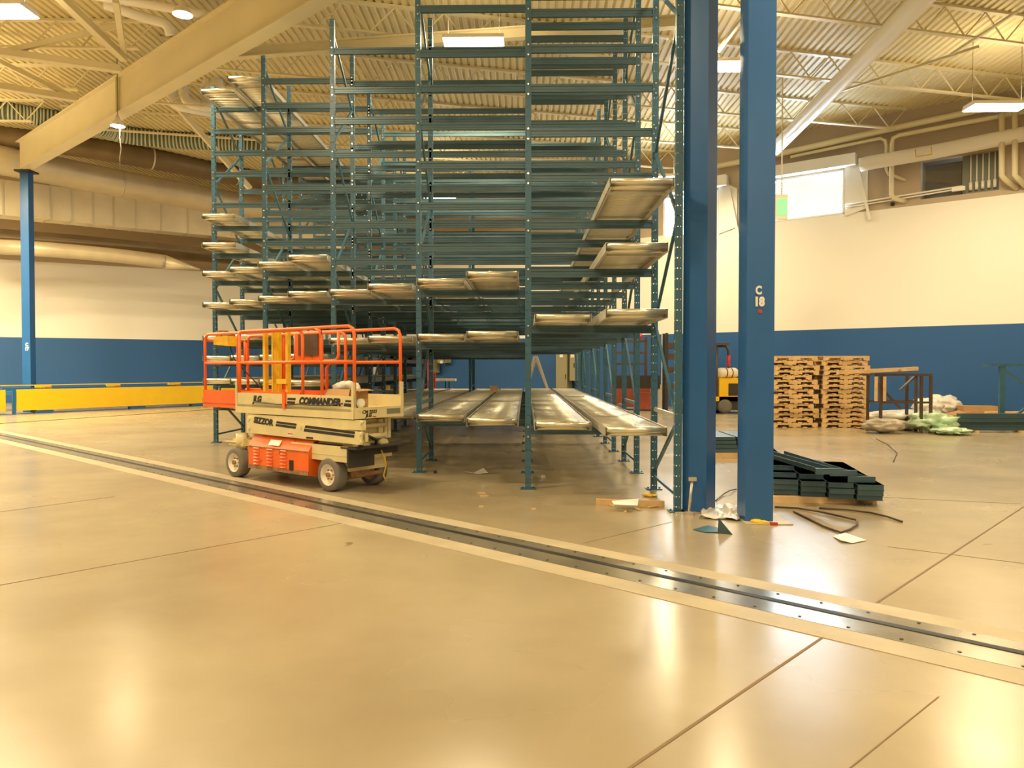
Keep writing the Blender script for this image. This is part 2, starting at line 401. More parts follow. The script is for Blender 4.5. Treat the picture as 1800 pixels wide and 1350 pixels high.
# floor track along U, and joints
def strip(a, c, w0, w1, z, material, name, n=None, h=.004):
    """flat strip from a to c between perpendicular offsets w0..w1"""
    a, c = Vector((a[0], a[1], 0)), Vector((c[0], c[1], 0)); d = (c-a).normalized(); nn = Vector((-d.y, d.x, 0))
    b = MB(); mid = (a+c)/2+nn*((w0+w1)/2); mid.z = z+h/2
    b.frame(mid, d*((c-a).length/2), nn*((w1-w0)/2), (0,0,h/2)); return b.build(name, material)
TA = atZ(0, 765); TB = atZ(1800, 1150); td = (TB-TA).normalized(); TA2 = TA-td*12; TB2 = TB+td*3
rel = lambda px, py: (atZ(px, py)-TA).dot(Vector((-td.y, td.x, 0)))
tr = thing('floor_track', 'long steel guide track with a black centre slot set in the concrete floor', 'floor track', (TA.x, TA.y, 0))
def sub(o, parent, name=None):
    o.location = root_matrix(parent).inverted() @ o.location; o.parent = parent; return o
o = strip(TA2, TB2, .19, .40, 0, 'strip', 'concrete_border'); sub(o, tr)
o = strip(TA2, TB2, -.50, -.27, 0, 'strip', 'concrete_border'); sub(o, tr)
o = strip(TA2, TB2, .025, .19, 0, 'trackplate', 'steel_plate', h=.006); sub(o, tr)
o = strip(TA2, TB2, -.27, -.035, 0, 'trackplate', 'steel_plate', h=.006); sub(o, tr)
o = strip(TA2, TB2, -.035, .025, 0, 'black', 'centre_slot', h=.010); sub(o, tr)
b = MB(); nn = Vector((-td.y, td.x, 0)); L_ = (TB2-TA2).length; k = 0
while k*.3 < L_:
    for off in (.15, -.225):
        c = TA2+td*(k*.3)+nn*off; b.cyl((c.x, c.y, .006), (c.x, c.y, .010), .011, 8)
    k += 1
o = b.build('bolts', 'darksteel'); o['kind'] = 'stuff'; sub(o, tr)
JN = 0
def joint(p, q, wd=.012):
    global JN
    JN += 1; a = atZ(*p); c = atZ(*q); struct(strip(a, c, -wd/2, wd/2, 0, 'joint', 'trim_%d' % JN, h=.0025))
joint((-300, 1083), (612, 918), .010); joint((1090, 1362), (1447, 1120), .016); joint((1532, 1066), (1900, 825), .016)
joint((1385, 866), (1795, 886), .010); joint((1560, 961), (1900, 1003), .008); joint((1025, 955), (1180, 918), .008); joint((1530, 770), (1578, 800), .008)
joint((1470, 1370), (1650, 1225), .006)
joint((0, 900), (200, 873), .007)
# second track under the yellow conveyor on the left
a = atZ(-200, 758); c = atZ(430, 716)
o = strip(a, c, -.06, .06, 0, 'black', 'wall_track', h=.006); tag(o, 'dark guide track in the floor in front of the yellow conveyor', 'floor track')

# ---------------------------------------------------------------- lamps
def fixture(x, y, z=8.55, rz=0, label='', lx=1.30, ly=.62, hang=True, power=LAMP_W):
    t = thing('ceiling_lamp', label, 'lamp', (x, y, z), rz, 'fluorescent high bay lamps')
    b = MB(); prof = [(-ly/2, 0), (-ly/2+.07, .11), (ly/2-.07, .11), (ly/2, 0)]
    b.prism([(-lx/2, p[0], p[1]+.02) for p in prof], None, (lx, 0, 0)); b.build('housing', 'lamphouse', t, world=False)
    b = MB(); b.box(-lx/2+.02, lx/2-.02, -ly/2+.02, ly/2-.02, 0, .03)
    b.build('tube_panel', 'lamp', t, world=False)
    if hang:
        for sx_ in (-lx/2+.1, lx/2-.1):
            b = MB(); b.tube([(sx_, 0, .12), (sx_, 0, deckz(x)-z)], .006, 5); b.build('hanger', 'greysteel', t, world=False)
    ld = bpy.data.lights.new('lamp_light', 'AREA'); ld.shape = 'RECTANGLE'; ld.size = lx; ld.size_y = ly; ld.energy = power; ld.color = LAMP
    lo = bpy.data.objects.new('lamp_light', ld); COL.objects.link(lo); lo.parent = t; lo.location = (0, 0, -.03)
    # uplight added above the closed housing to brighten the ceiling
    lu = bpy.data.lights.new('lamp_uplight', 'AREA'); lu.shape = 'RECTANGLE'; lu.size = lx*.8; lu.size_y = ly*.4; lu.energy = power*UP; lu.color = LAMP
    lo = bpy.data.objects.new('lamp_uplight', lu); COL.objects.link(lo); lo.parent = t; lo.location = (0, 0, .16); lo.rotation_euler = (PI, 0, 0)
    return t
def pix_lamp(px, py, z, **k):
    p = atZ(px, py, z); return fixture(p.x, p.y, z, **k)
pix_lamp(833, 78, 8.55, label='lit fluorescent lamp hanging above the middle of the rack')
pix_lamp(1280, 118, 8.55, label='lit fluorescent lamp seen between the two tall blue columns')
pix_lamp(1752, 190, 8.55, label='lit fluorescent lamp above the dark wall opening at far right', lx=1.5)
pix_lamp(-5, 22, 8.55, label='lit fluorescent lamp cut by the upper left corner', lx=1.3)
pix_lamp(1168, 314, 8.55, label='lit fluorescent lamp beside the topmost tilted roller lane', lx=.9, ly=.6)
EXTRA = [(-14, 6, 'over the far left of the near floor'), (-5, 7, 'overhead left of the viewer'), (5, 6, 'overhead right of the viewer'), (14, 8, 'over the far right of the near floor'),
         (-12, -4, 'behind the viewer at far left'), (0, -3, 'straight behind the viewer'), (11, -3, 'behind the viewer at far right'), (-20, 14, 'over the left aisle'), (20, 12, 'over the right aisle'),
         (-3.5, 31, 'behind the rack near the far corner'), (-25, 26, 'added to brighten the left wall, beside it and out of view'), (-26, 21.5, 'added for the left wall, over the unseen end of the conveyor'), (-16.5, 19.5, 'added for the left wall, out of view above the conveyor line'), (-28, 15, 'added to light the left side, beside the conveyor out of view'), (-19.5, 22.5, 'added for the left wall, out of view near the left column'),  # unseen fixtures along the left are added to brighten the left wall
         (-6, -10, 'at the back of the hall on the left'), (7, -10, 'at the back of the hall on the right')]
for (x, y, w_) in EXTRA:
    fixture(x, y, 8.55, label='lit fluorescent lamp '+w_, power=LAMP_W*(2.9 if x < -15 and y > 18 else 1))
def small_lamp(px, py, z, label):
    p = atZ(px, py, z); t = thing('pendant_lamp', label, 'lamp', p, 0, 'small pendant lamps')
    b = MB(); b.ring((0,0,0), (0,0,1), [(.19, 0), (.16, .08), (.07, .18), (.04, .30), (0, .30)], 16); b.build('reflector', 'lamphouse', t, world=False)
    b = MB(); b.ring((0,0,0), (0,0,1), [(0, -.03), (.12, -.02), (.17, .01), (0, .02)], 16); b.build('lit_glass', 'lamp', t, world=False)
    b = MB(); b.tube([(0,0,.3), (0,0,deckz(p.x)-z)], .012, 6); b.build('hanger', 'greysteel', t, world=False)
    ld = bpy.data.lights.new('lamp_light', 'AREA'); ld.shape = 'DISK'; ld.size = .45; ld.energy = 160; ld.color = LAMP
    lo = bpy.data.objects.new('lamp_light', ld); COL.objects.link(lo); lo.parent = t; lo.location = (.0, 0, -.05)
    return t
t = small_lamp(207, 222, 8.3, 'small pendant lamp below the big cream girder with a cord hanging down')
b = MB(); b.tube([(.06,0,0), (.05,0,-.3), (.09,0,-.6), (.05,0,-.9), (.07,0,-1.15)], .014, 6); b.build('cord', 'greysteel', t, world=False)
small_lamp(321, 26, 8.6, 'small pendant lamp above the big cream girder')

# ---------------------------------------------------------------- roof steel
def ibeam(name, p, q, depth, flange, label, web=.10, tf=.03, mat_='cream', cat='girder', stiff=()):
    """p, q: ends at the underside"""
    p, q = Vector(p), Vector(q); d = (q-p).normalized(); t = thing(name, label, cat, p)
    n = Vector((0,0,1))
    side = d.cross(n).normalized(); up = side.cross(d)
    m = (p+q)/2; h = (q-p)/2
    b = MB(); b.frame(m+up*(tf/2), h, side*(flange/2), up*(tf/2)); b.build('bottom_flange', mat_, t)
    b = MB(); b.frame(m+up*(depth-tf/2), h, side*(flange/2), up*(tf/2)); b.build('top_flange', mat_, t)
    b = MB(); b.frame(m+up*(depth/2), h, side*(web/2), up*(depth/2-tf)); b.build('web', mat_, t)
    for s in stiff:
        c = p+d*s+up*(depth/2)
        b = MB(); b.frame(c, d*.012, side*(flange/2-.02), up*(depth/2-tf)); b.build('stiffener', mat_, t)
    return t
c17 = atY(52, 700, 27.0); C17 = Vector((c17.x, c17.y, 0))
gA = atZ(38, 302, 8.72); gB = atZ(570, 2, 8.72); gd = (gB-gA).normalized(); gE = gA+gd*27.2
ibeam('roof_girder', gA, gE, 1.06, .36, 'big cream steel girder crossing the upper left on the left blue column', stiff=((atZ(222, 205, 8.72)-gA).length, (gE-gA).length*.72))
# middle horizontal girder
p = atZ(400, 104, 9.22); q = atZ(800, 76, 9.22); dd = (q-p)
ibeam('roof_beam', p-dd*.02, q+dd*.9, .26, .2, 'slim cream roof beam running behind the rack top', cat='roof beam', web=.04)
# round sloping member upper right
p = Vector(atZ(1362, 262, 9.27)); q = Vector(atZ(1619, 0, 9.27)); q = q+(q-p)*.8
b = MB(); b.tube([p+(q-p)*(k/8) for k in range(9)], .225, 20); tag(b.build('roof_pipe', 'whitepipe'), 'thick round cream pipe running down the ceiling to the right wall', 'pipe')
# bar joists
def joist(p, q, label, depth=.74, group='cream bar joists under the roof deck'):
    p, q = Vector(p), Vector(q); L = (q-p).length; d = (q-p)/L; t = thing('bar_joist', label, 'roof joist', p, 0, group)
    zt = 10.27; zb = zt-depth
    def P(s, z): v = p+d*s; return (v.x, v.y, z+.15)
    b = MB(); b.bar(P(0, zt-.03), P(L, zt-.03), .13, .06); b.build('top_chord', 'cream', t)
    b = MB(); b.bar(P(.4, zb+.025), P(L-.4, zb+.025), .13, .045); b.build('bottom_chord', 'cream', t)
    b = MB(); n = int(L/.6); pts = [P(L*i/n, (zt-.05) if i % 2 == 0 else (zb+.04)) for i in range(n+1)]
    for i in range(n): b.bar(pts[i], pts[i+1], .028)
    b.build('web_rods', 'cream', t)
def girder_y(x): return gA.y+(x-gA.x)*gd.y/gd.x
JD = Vector((1, .262, 0))
def clip_joist(y0, slope, xa, xb, left):
    """portion of the line y=y0+slope*x inside the hall and on one side of the big girder"""
    pts = []
    x = xa
    while x <= xb:
        y = y0+slope*x; p = Vector((x, y, 0))
        ok = y > -13.5 and (p-CORNER).dot(RWn) > .25 and (p-CORNER).dot(LWn) > 11 and -33.7 < x < 26.7
        side = y-girder_y(x)
        ok = ok and (side < -.3 if left else side > .3)
        if ok: pts.append(p)
        x += .1
    return (pts[0], pts[-1]) if len(pts) > 12 else None
for k in range(12):
    r = clip_joist(2.65+3.32*k, .262, -20, 26.5, False)
    if r: joist(r[0], r[1], 'cream bar joist right of the big girder, %s from the camera end' % ORD[k+1])
for k in range(14):
    r = clip_joist(-9.5+2.9*k, .045, -33, 8, True)
    if r: joist(r[0], r[1], 'cream bar joist left of the big girder, %s from the camera end' % ORD[k+1])
# heavier trusses meeting the girder at left
def truss(pA, pB, z, label, ext=10):
    a = atZ(*pA, z); c = atZ(*pB, z); d = (c-a).normalized(); a = a-d*ext; L = (c-a).length
    t = thing('roof_truss', label, 'roof truss', a)
    b = MB(); b.bar(a, c, .22, .16); b.build('bottom_chord', 'cream', t)
    n = max(2, int(L/2.4)); b = MB()
    P = [a+d*(L*i/n) for i in range(n+1)]
    for i in range(n+1):
        if i % 2: P[i] = P[i]+Vector((0,0,10.2-z))
    for i in range(n): b.bar(P[i], P[i+1], .12, .12)
    b.build('web_member', 'cream', t)
truss((0, 92), (212, 122), 9.1, 'heavy cream roof truss meeting the big girder at upper left, nearer one')
truss((0, 152), (135, 174), 9.1, 'heavy cream roof truss meeting the big girder at upper left, farther one')
# struts
def strut(p, q, yp, yq, wd, label, name='roof_strut'):
    a = atY(*p, yp); c = atY(*q, yq); b = MB(); b.bar(a, c, wd, wd); return tag(b.build(name, 'cream'), label, 'roof strut')
strut((312, 188), (440, 332), 24.5, 26, .16, 'cream diagonal strut left of the rack in front of the ducts')
strut((95, -15), (218, 103), 15, 18.3, .16, 'cream diagonal strut above the girder at top left')
strut((203, 0), (218, 95), 15.5, 18.3, .12, 'steep cream strut above the girder beside the small lamp')
strut((1540, -10), (1655, 0), 18, 18.4, .08, 'thin cream strut at the top right edge')
strut((1672, 95), (1800, 12), 18.5, 16, .05, 'thin cream bridging bar at the upper right')
strut((1432, 175), (1720, 82), 23.0, 18.5, .06, 'long thin cream bridging bar left of the far right lamp')
strut((1262, 90), (1330, 0), 18.0, 14.6, .07, 'thin cream bridging bar between the two blue columns')

# ---------------------------------------------------------------- blue building columns
def hcol(name, loc, rz, width, depth, label, z1=10.2, tf=.03):
    t = thing(name, label, 'column', loc, rz)
    b = MB(); b.box(-width/2, width/2, -depth/2, -depth/2+tf, .02, z1); b.build('front_flange', 'colblue', t, world=False)
    b = MB(); b.box(-width/2, width/2, depth/2-tf, depth/2, .02, z1); b.build('back_flange', 'colblue', t, world=False)
    b = MB(); b.box(-.02, .02, -depth/2+tf, depth/2-tf, .02, z1); b.build('web', 'colblue', t, world=False)
    b = MB(); b.box(-width/2-.06, width/2+.06, -depth/2-.06, depth/2+.06, 0, .02); b.build('base_plate', 'colblue', t, world=False)
    return t
def boxcol(name, loc, rz, wx, wy, label, z1=10.2, base=True):
    t = thing(name, label, 'column', loc, rz)
    b = MB(); b.box(-wx/2, wx/2, -wy/2, wy/2, .0, z1); b.build('shaft', 'colblue', t, world=False)
    if base:
        b = MB()
        b.box(-wx/2-.03, wx/2+.16, -wy/2-.14, wy/2+.1, 0, .012); b.build('grout_pad', 'strip', t, world=False)
    return t
p18 = atZ(1334, 918); w18 = .285
t18 = boxcol('blue_column', (p18.x, p18.y+w18/2, 0), 0, w18, .30, 'tall blue building column with white stencil C 18, the nearer one')
pA_ = atZ(1240, 904); rzA = math.radians(-38)
tA = boxcol('blue_column', (pA_.x-.03, pA_.y+.19, 0), rzA, .285, .24, 'tall blue building column beside the rack with a hammer leaning on it')
t17 = boxcol('blue_column', (C17.x, C17.y, 0), math.radians(0), .30, .30, 'distant blue column with white stencil C 17 under the girder end', z1=8.72, base=False)
b = MB(); b.box(-.28, .28, -.28, .28, 8.66, 8.72); b.build('cap_plate', 'darksteel', t17, world=False)
zc = lambda py, Y: EYE+(647-py)*Y/F
Yf = p18.y-.002
text_part('stencil_letter', 'C', .115, 'decalw', t18, (atY(1333, 511, Yf).x-t18.location.x, -.155, atY(1333, 511, Yf).z), (PI/2, 0, 0), sx=.78, bold=.006)
text_part('stencil_number', '18', .125, 'decalw', t18, (atY(1334, 531, Yf).x-t18.location.x, -.155, atY(1334, 531, Yf).z), (PI/2, 0, 0), sx=.85, bold=.008)
b = MB(); q = atY(1336, 547, Yf); b.cyl((q.x, Yf, q.z), (q.x, Yf-.01, q.z), .022, 12); b.build('red_knob', 'decalr', t18, label='small dark red round tag')
text_part('stencil_letter', 'C', .16, 'decalw', t17, (0.03, -.16, atY(58, 606, 26.85).z), (PI/2, 0, 0), sx=.9, bold=.012)
text_part('stencil_number', '17', .16, 'decalw', t17, (0.03, -.16, atY(58, 612, 26.85).z-.03), (PI/2, 0, 0), sx=.9, bold=.012)

# ---------------------------------------------------------------- pallet flow rack
XC = [1.70, .04, -1.62, -3.30, -5.00, -6.62]                       # frame lines, right to left
YN = [8.38, 9.92, 11.45, 12.92, 14.40, 15.95, 17.5, 19.05, 20.6, 22.1, 23.6, 25.0]
PW, PD, PH = .078, .075, 7.56
SIDE = ['at the right edge of the rack', 'at the centre of the rack', 'on the line left of centre', 'on the line behind the lift\'s guard rails', 'on the second line from the left', 'at the left edge of the rack']
def post_mesh():
    b = MB(); b.box(-PW/2, PW/2, -PD/2, -PD/2+.006, .012, PH); b.box(-PW/2, -PW/2+.006, -PD/2+.006, PD/2, .012, PH); b.box(PW/2-.006, PW/2, -PD/2+.006, PD/2, .012, PH)
    b.box(-PW/2, -PW/2+.008, PD/2-.006, PD/2, .012, PH); b.box(PW/2-.008, PW/2, PD/2-.006, PD/2, .012, PH)
    return b.mesh('post', 'post')
POST = post_mesh()
b = MB(); b.box(-.10, .10, -.075, .075, 0, .012)
for sx_ in (-.075, .075): b.cyl((sx_, 0, .012), (sx_, 0, .03), .012, 6)
FOOT = b.mesh('foot_plate', 'brace')
def frame_(c, n0, n1, label):
    y0, y1 = YN[n0], YN[n1]; x = XC[c]; sp = y1-y0
    t = thing('rack_upright_frame', label, 'rack frame', (x, y0, 0), 0, 'teal upright frames of the flow rack')
    inst('post', POST, t); inst('post', POST, t, (0, sp, 0))
    inst('foot_plate', FOOT, t); inst('foot_plate', FOOT, t, (0, sp, 0))
    zs = [.22, .22, 1.05, 1.9, 3.05, 4.1, 5.2, 6.2, 7.3]
    b = MB(); b.bar((0, .03, .18), (0, sp-.03, .18), .03, .035); b.build('tie_bar', 'brace', t, world=False)
    b = MB(); b.bar((0, .03, 1.06), (0, sp-.03, 1.06), .03, .05); b.build('tie_bar', 'rail' if n0 == 0 else 'brace', t, world=False)
    zz = [.25, 1.0, 2.2, 3.3, 4.4, 5.5, 6.5, 7.35]
    for i in range(len(zz)-1):
        a_, b_ = (.03, sp-.03) if i % 2 else (sp-.03, .03)
        b = MB(); b.bar((0, a_, zz[i]), (0, b_, zz[i+1]), .032, .042); b.build('diagonal_brace', 'brace', t, world=False)
    return t
def one_post(c, n, label):
    t = thing('rack_post', label, 'rack post', (XC[c], YN[n], 0), 0, 'teal upright frames of the flow rack')
    inst('post', POST, t); inst('foot_plate', FOOT, t)
for c in range(6):
    if c in (0, 1): pairs = [(n, n+1) for n in range(c, 11, 2)]
    elif c == 2: pairs = [(2, 3), (9, 10)]
    elif c == 3: pairs = [(3, 4), (5, 6), (7, 8), (10, 11)]
    elif c == 4: pairs = [(4, 5), (9, 10)]
    else: pairs = [(5, 6), (7, 8), (9, 10)]
    for k, (a, e) in enumerate(pairs):
        nm = 'front' if k == 0 else ORD[k+1]+' deep'
        frame_(c, a, e, 'teal punched steel upright frame, %s, %s' % (nm, SIDE[c]))
one_post(1, 11, 'last teal rack post at the back of the centre line')
one_post(5, 11, 'last teal rack post at the back of the left line')
# beams
BW, BH = .045, .105
def beam_mesh(L):
    prof = [(-.0225, 0), (.0225, 0), (.0225, BH), (-.0225, BH), (-.0225, BH-.028), (-.0145, BH-.036), (-.0145, .036), (-.0225, .028)]
    b = MB(); b.prism([(-L/2, y, z) for (y, z) in prof], None, (L, 0, 0)); return b.mesh('beam', 'beam')
b = MB(); b.box(-.018, .018, -.03, -.024, -.06, .15)
b.mat(1); b.cyl((0, -.03, -.03), (0, -.037, -.03), .0125, 8); b.cyl((0, -.03, .10), (0, -.037, .10), .0125, 8)
CONN = b.mesh('connector', ['beam', 'zinc'])
Z_R = [.83, 2.16, 2.90, 3.535, 4.15, 4.73, 5.31, 5.82, 6.28, 6.80, 7.25]
Z_M = [.82, 1.99, 2.79, 3.48, 4.11, 4.73, 5.31, 5.88, 6.40, 7.07]
Z_L = [.80, 1.28, 1.74, 2.15, 2.83, 3.46, 4.04, 4.62, 5.11, 5.76, 6.21, 6.67, 7.13]
BM = {}
BAYN = {(0, 1): 'in the bay at the right', (1, 2): 'left of the centre post', (2, 3): 'right of the lift', (3, 4): 'in second left bay', (4, 5): 'in the leftmost bay',
        (1, 3): 'deep in the middle', (3, 5): 'deep at the left'}
def beams(c0, c1, n, levels, row):
    xa, xb = XC[c1]+PW/2, XC[c0]-PW/2; L = xb-xa; key = (c0, c1)
    if key not in BM: BM[key] = beam_mesh(L)
    for i, z in enumerate(levels):
        t = thing('rack_beam', 'teal rack beam %s, %s row back, %s level up' % (BAYN[key], ORD[row], ORD[i+1]), 'rack beam', ((xa+xb)/2, YN[n]-.01, z-BH), 0, 'teal beams of the flow rack')
        inst('bar', BM[key], t)
        if z < 7.2 and n <= 8:
            inst('connector', CONN, t, (-L/2-PW/2, -.002, .0)); inst('connector', CONN, t, (L/2+PW/2, -.002, .0))
for n in range(1, 12): beams(0, 1, n, Z_R, n)
for n in (2, 3): beams(1, 2, n, Z_M, n-1)
beams(2, 3, 3, Z_M, 1)
for n in range(4, 12): beams(1, 3, n, Z_M, n-3)
for n in (4, 5): beams(3, 4, n, Z_L, n-3)
beams(4, 5, 5, Z_L, 1)
for n in range(6, 12): beams(3, 5, n, Z_L, n-5)
# spacer bars joining frames in depth are part of the floor line: thin shims
# roller lanes
PITCH = .100; RW_ = .70
b = MB(); b.cyl((-RW_/2+.02, 0, 0), (RW_/2-.02, 0, 0), .026, 12); ROLL = b.mesh('roller', 'roller')
b = MB(); b.cyl((-RW_/2+.02, 0, 0), (RW_/2-.02, 0, 0), .036, 16); ENDR = b.mesh('end_roller', 'endroller')
LM = {}
b = MB(); b.box(-RW_/2, RW_/2, -.02, .02, .004, .03); TIE = b.mesh('cross_tie', 'rail')
YB = 25.0
def lane(x0, yf, z, n_ind, label, yb=YB):
    """x0: left side; yf: front end; z: resting height"""
    L = yb-yf; key = round(L, 2)
    t = thing('roller_lane', label, 'roller conveyor lane', (x0+RW_/2, yf, z), 0, 'galvanised roller lanes of the flow rack')
    if key not in LM:
        b = MB()
        for s in (-1, 1):
            xx = s*(RW_/2); b.box(min(xx, xx-s*.004), max(xx, xx-s*.004), 0, L, 0, .105)
            b.box(min(xx, xx-s*.03), max(xx, xx-s*.03), 0, L, 0, .004); b.box(min(xx, xx-s*.018), max(xx, xx-s*.018), 0, L, .101, .105)
        rail = b.mesh('side_rails', 'rail')
        k = n_ind; b = MB()
        while .16+PITCH*k < L-.05:
            y = .16+PITCH*k; b.tube([(-RW_/2+.02, y, .070), (RW_/2-.02, y, .070)], .026, 7, cap=False); k += 1
        bed = b.mesh('roller_bed', 'roller')
        LM[key] = (rail, bed, TIE)
    rail, bed, cross = LM[key]
    inst('side_rails', rail, t); [inst('cross_tie', cross, t, (0, .37+1.5*k, 0)) for k in range(min(5, int(L/1.5)))]; o = inst('roller_bed', bed, t); o['kind'] = 'stuff'
    inst('end_roller', ENDR, t, (0, .035, .072)); 
    inst('end_roller', ENDR, t, (0, .10, .035))
    for k in range(n_ind): inst('roller', ROLL, t, (0, .16+PITCH*k, .070))
    return t
LX = {'B': (.90, 8.45), 'A': (.115, 9.25), 'D': (-.79, 10.05), 'C': (-1.57, 10.85), 'F': (-2.42, 11.5), 'E': (-3.22, 12.3), 'H': (-4.12, 12.98), 'G': (-4.93, 13.8), 'J': (-5.74, 14.5), 'I': (-6.55, 15.15)}
LN = {'B': 'rightmost', 'A': 'second from right', 'D': 'third from right', 'C': 'fourth from right', 'F': 'fifth from right', 'E': 'fifth from left', 'H': 'fourth from left', 'G': 'third from left', 'J': 'second from left', 'I': 'leftmost'}
LV = {'B': [.83, 2.16, 2.90, 3.535], 'A': [.83, 2.16], 'D': [.82, 1.99, 2.79], 'C': [.82, 1.99, 2.79], 'F': [.82, 1.99, 2.79], 'E': [.82, 1.99, 2.79],
      'H': [.80, 1.28, 1.74, 2.83, 3.46], 'G': [.80, 1.28, 1.74, 2.83, 3.46], 'J': [.80, 1.28, 1.74, 2.15, 2.83, 3.46, 7.13], 'I': [.80, 1.28, 1.74, 2.15, 2.83, 3.46, 4.04, 4.62, 7.13]}
for k, zs in LV.items():
    x0, yf = LX[k]
    for i, z in enumerate(zs):
        low = (i == 0 and k in 'BADC')
        y_f = yf
        if k == 'B' and z > 2.5: y_f = yf-.35 if z > 3 else yf
        lane(x0, y_f, z, 100 if low else 24, 'galvanised roller lane, %s column of lanes, %s lane up' % (LN[k], 'top' if (z > 7) else ORD[i+1]), yb=(25.0 if z < 7 else 24.0))

# ---------------------------------------------------------------- scissor lift
LO = Vector((-3.155, 10.62, 0)); LRZ = math.atan2(-.59, .807)
lift = thing('scissor_lift', 'orange and cream scissor lift parked in front of the rack', 'scissor lift', LO, LRZ)
EX = Vector((math.cos(LRZ), math.sin(LRZ), 0)); EY = Vector((-math.sin(LRZ), math.cos(LRZ), 0))
def side_pt(cx, cy, y=-.42):
    """where the sight line of a point on the lift's near side meets that side: (x, z) in the lift's own frame"""
    p = on_plane(330+cx/4.09, 550+cy/4.09, LO+EY*y, EY); return (p-LO).dot(EX), p.z
def end_pt(cx, cy, x=1.57):
    p = on_plane(330+cx/4.09, 550+cy/4.09, LO+EX*x, EX); return (p-LO).dot(EY), p.z
def LB(): return MB()
def L(b, name, mats, label=None, parent=None): return b.build(name, mats, parent or lift, world=False, label=label)
XL, XR = -1.0, 1.57; YN_, YF_ = -.42, .42
# wheels
wm = MB(); R_ = .215
prof = [(R_-.075, -.085), (R_-.02, -.085), (R_-.004, -.07), (R_, -.05), (R_, .05), (R_-.004, .07), (R_-.02, .085), (R_-.075, .085)]
wm.ring((0,0,0), (0,1,0), prof, 32)
for k in (-.045, 0, .045): wm.ring((0,0,0), (0,1,0), [(R_+.001, k-.004), (R_+.003, k), (R_+.001, k+.004)], 32)
TY = wm.mesh('tyre', 'tire')
wm = MB(); wm.ring((0,0,0), (0,1,0), [(R_-.072, -.085), (R_-.085, -.080), (R_-.095, -.045), (.05, -.035), (.045, -.06), (0, -.06)], 32)
wm.ring((0,0,0), (0,1,0), [(R_-.072, .085), (R_-.09, .05), (0, .05)], 32)
RIM = wm.mesh('rim', 'rim')
wm = MB()
wm.cyl((0, -.05, 0), (0, -.09, 0), .032, 12)
for k in range(6):
    a = k*PI/3; wm.cyl((.065*math.cos(a), -.035, .065*math.sin(a)), (.065*math.cos(a), -.055, .065*math.sin(a)), .011, 6)
HUB = wm.mesh('hub', 'rusty')
for (x, y, st) in ((-1.06, -.35, 0), (1.06, -.35, 0), (1.06, .35, PI), (-1.06, .35, PI)):
    t = bpy.data.objects.new('wheel', TY); COL.objects.link(t); t.parent = lift; t.location = (x, y, R_+.003); t.rotation_euler = (0, 0, st)
    inst('rim', RIM, t); inst('hub', HUB, t)
# chassis
b = LB(); b.box(-1.02, 1.30, -.27, .36, .26, .46); b.box(-.2, 1.42, -.39, .36, .42, .58)
b.prism([(-.95, -.27, .30), (-.55, -.39, .30), (-.55, -.39, .55), (-.95, -.27, .55)], None, (0, .6, 0)); L(b, 'chassis', 'liftcream')
b = LB(); b.box(.28, 1.42, -.415, -.39, .40, .60); b.box(.28, 1.42, -.42, -.41, .475, .482); L(b, 'chassis_skirt', 'liftcream')
b = LB(); b.box(-1.30, -.93, -.36, -.10, .455, .49); b.box(-1.22, -.95, -.34, -.14, .49, .56); b.cyl((-1.05, -.30, .42), (-1.05, -.30, .64), .085, 14); b.cyl((-1.15, -.26, .49), (-1.15, -.26, .60), .05, 12)
b.box(-1.42, -1.0, -.38, -.20, .50, .512); L(b, 'front_axle_bracket', 'liftcream')
b = LB(); b.tube([(1.06, -.28, .2), (1.06, .28, .2)], .06, 10); b.tube([(-1.06, -.28, .22), (-1.06, .28, .22)], .06, 10); b.box(1.0, 1.25, -.2, .2, .17, .30)
b.tube([(1.15, -.25, .16), (1.30, .28, .20)], .03, 8); L(b, 'axle', 'rusty')
# orange battery box on the near side
x0, zt_ = side_pt(436, 960, -.47); x1, _ = side_pt(868, 970, -.47); zb_ = .15
b = LB(); sec = [(-.20, zb_), (-.47, zb_+.03), (-.47, .50), (-.36, .66), (-.20, .68)]
b.prism([(x0, y, z) for y, z in sec], None, (x1-x0, 0, 0))
box_ = L(b, 'battery_box', 'orange')
b = LB(); b.box(x0, x1, -.476, -.47, zb_+.03, zb_+.085); L(b, 'worn_edge', 'rusty', 'scraped rusty lower edge', box_)
b = LB(); b.box(x0+.02, x1-.02, -.478, -.470, .485, .50); L(b, 'box_lid_seam', 'rusty', None, box_)
b = LB()
for cx_ in (.10, .33, .56):
    for k in range(6):
        xx = x0+(x1-x0)*cx_; zz = .21+k*.045+.03
        b.add([(xx, -.471, zz), (xx+.13, -.471, zz), (xx+.13, -.490, zz+.006), (xx, -.490, zz+.006), (xx, -.471, zz+.022), (xx+.13, -.471, zz+.022)], [(0,1,2,3), (3,2,5,4), (0,3,4), (1,5,2)])
L(b, 'louvre_vents', 'orange', None, box_)
b = LB(); xx = x0+(x1-x0)*.70; b.box(xx, xx+.085, -.478, -.47, .22, .36); L(b, 'cable_hatch', 'black', 'small black square hatch', box_)
b = LB(); xx = x0+(x1-x0)*.34
n_ = Vector((0, -.16, -.11)); 
b.add([(xx, -.455, .530), (xx+.25, -.455, .530), (xx+.25, -.405, .60), (xx, -.405, .60)], [(0,1,2,3)]); 
for i in range(4): b.v[-4+i] += Vector((0, -.010, .004))
L(b, 'paper_sticker', 'decalw', 'torn white paper sticker', box_)
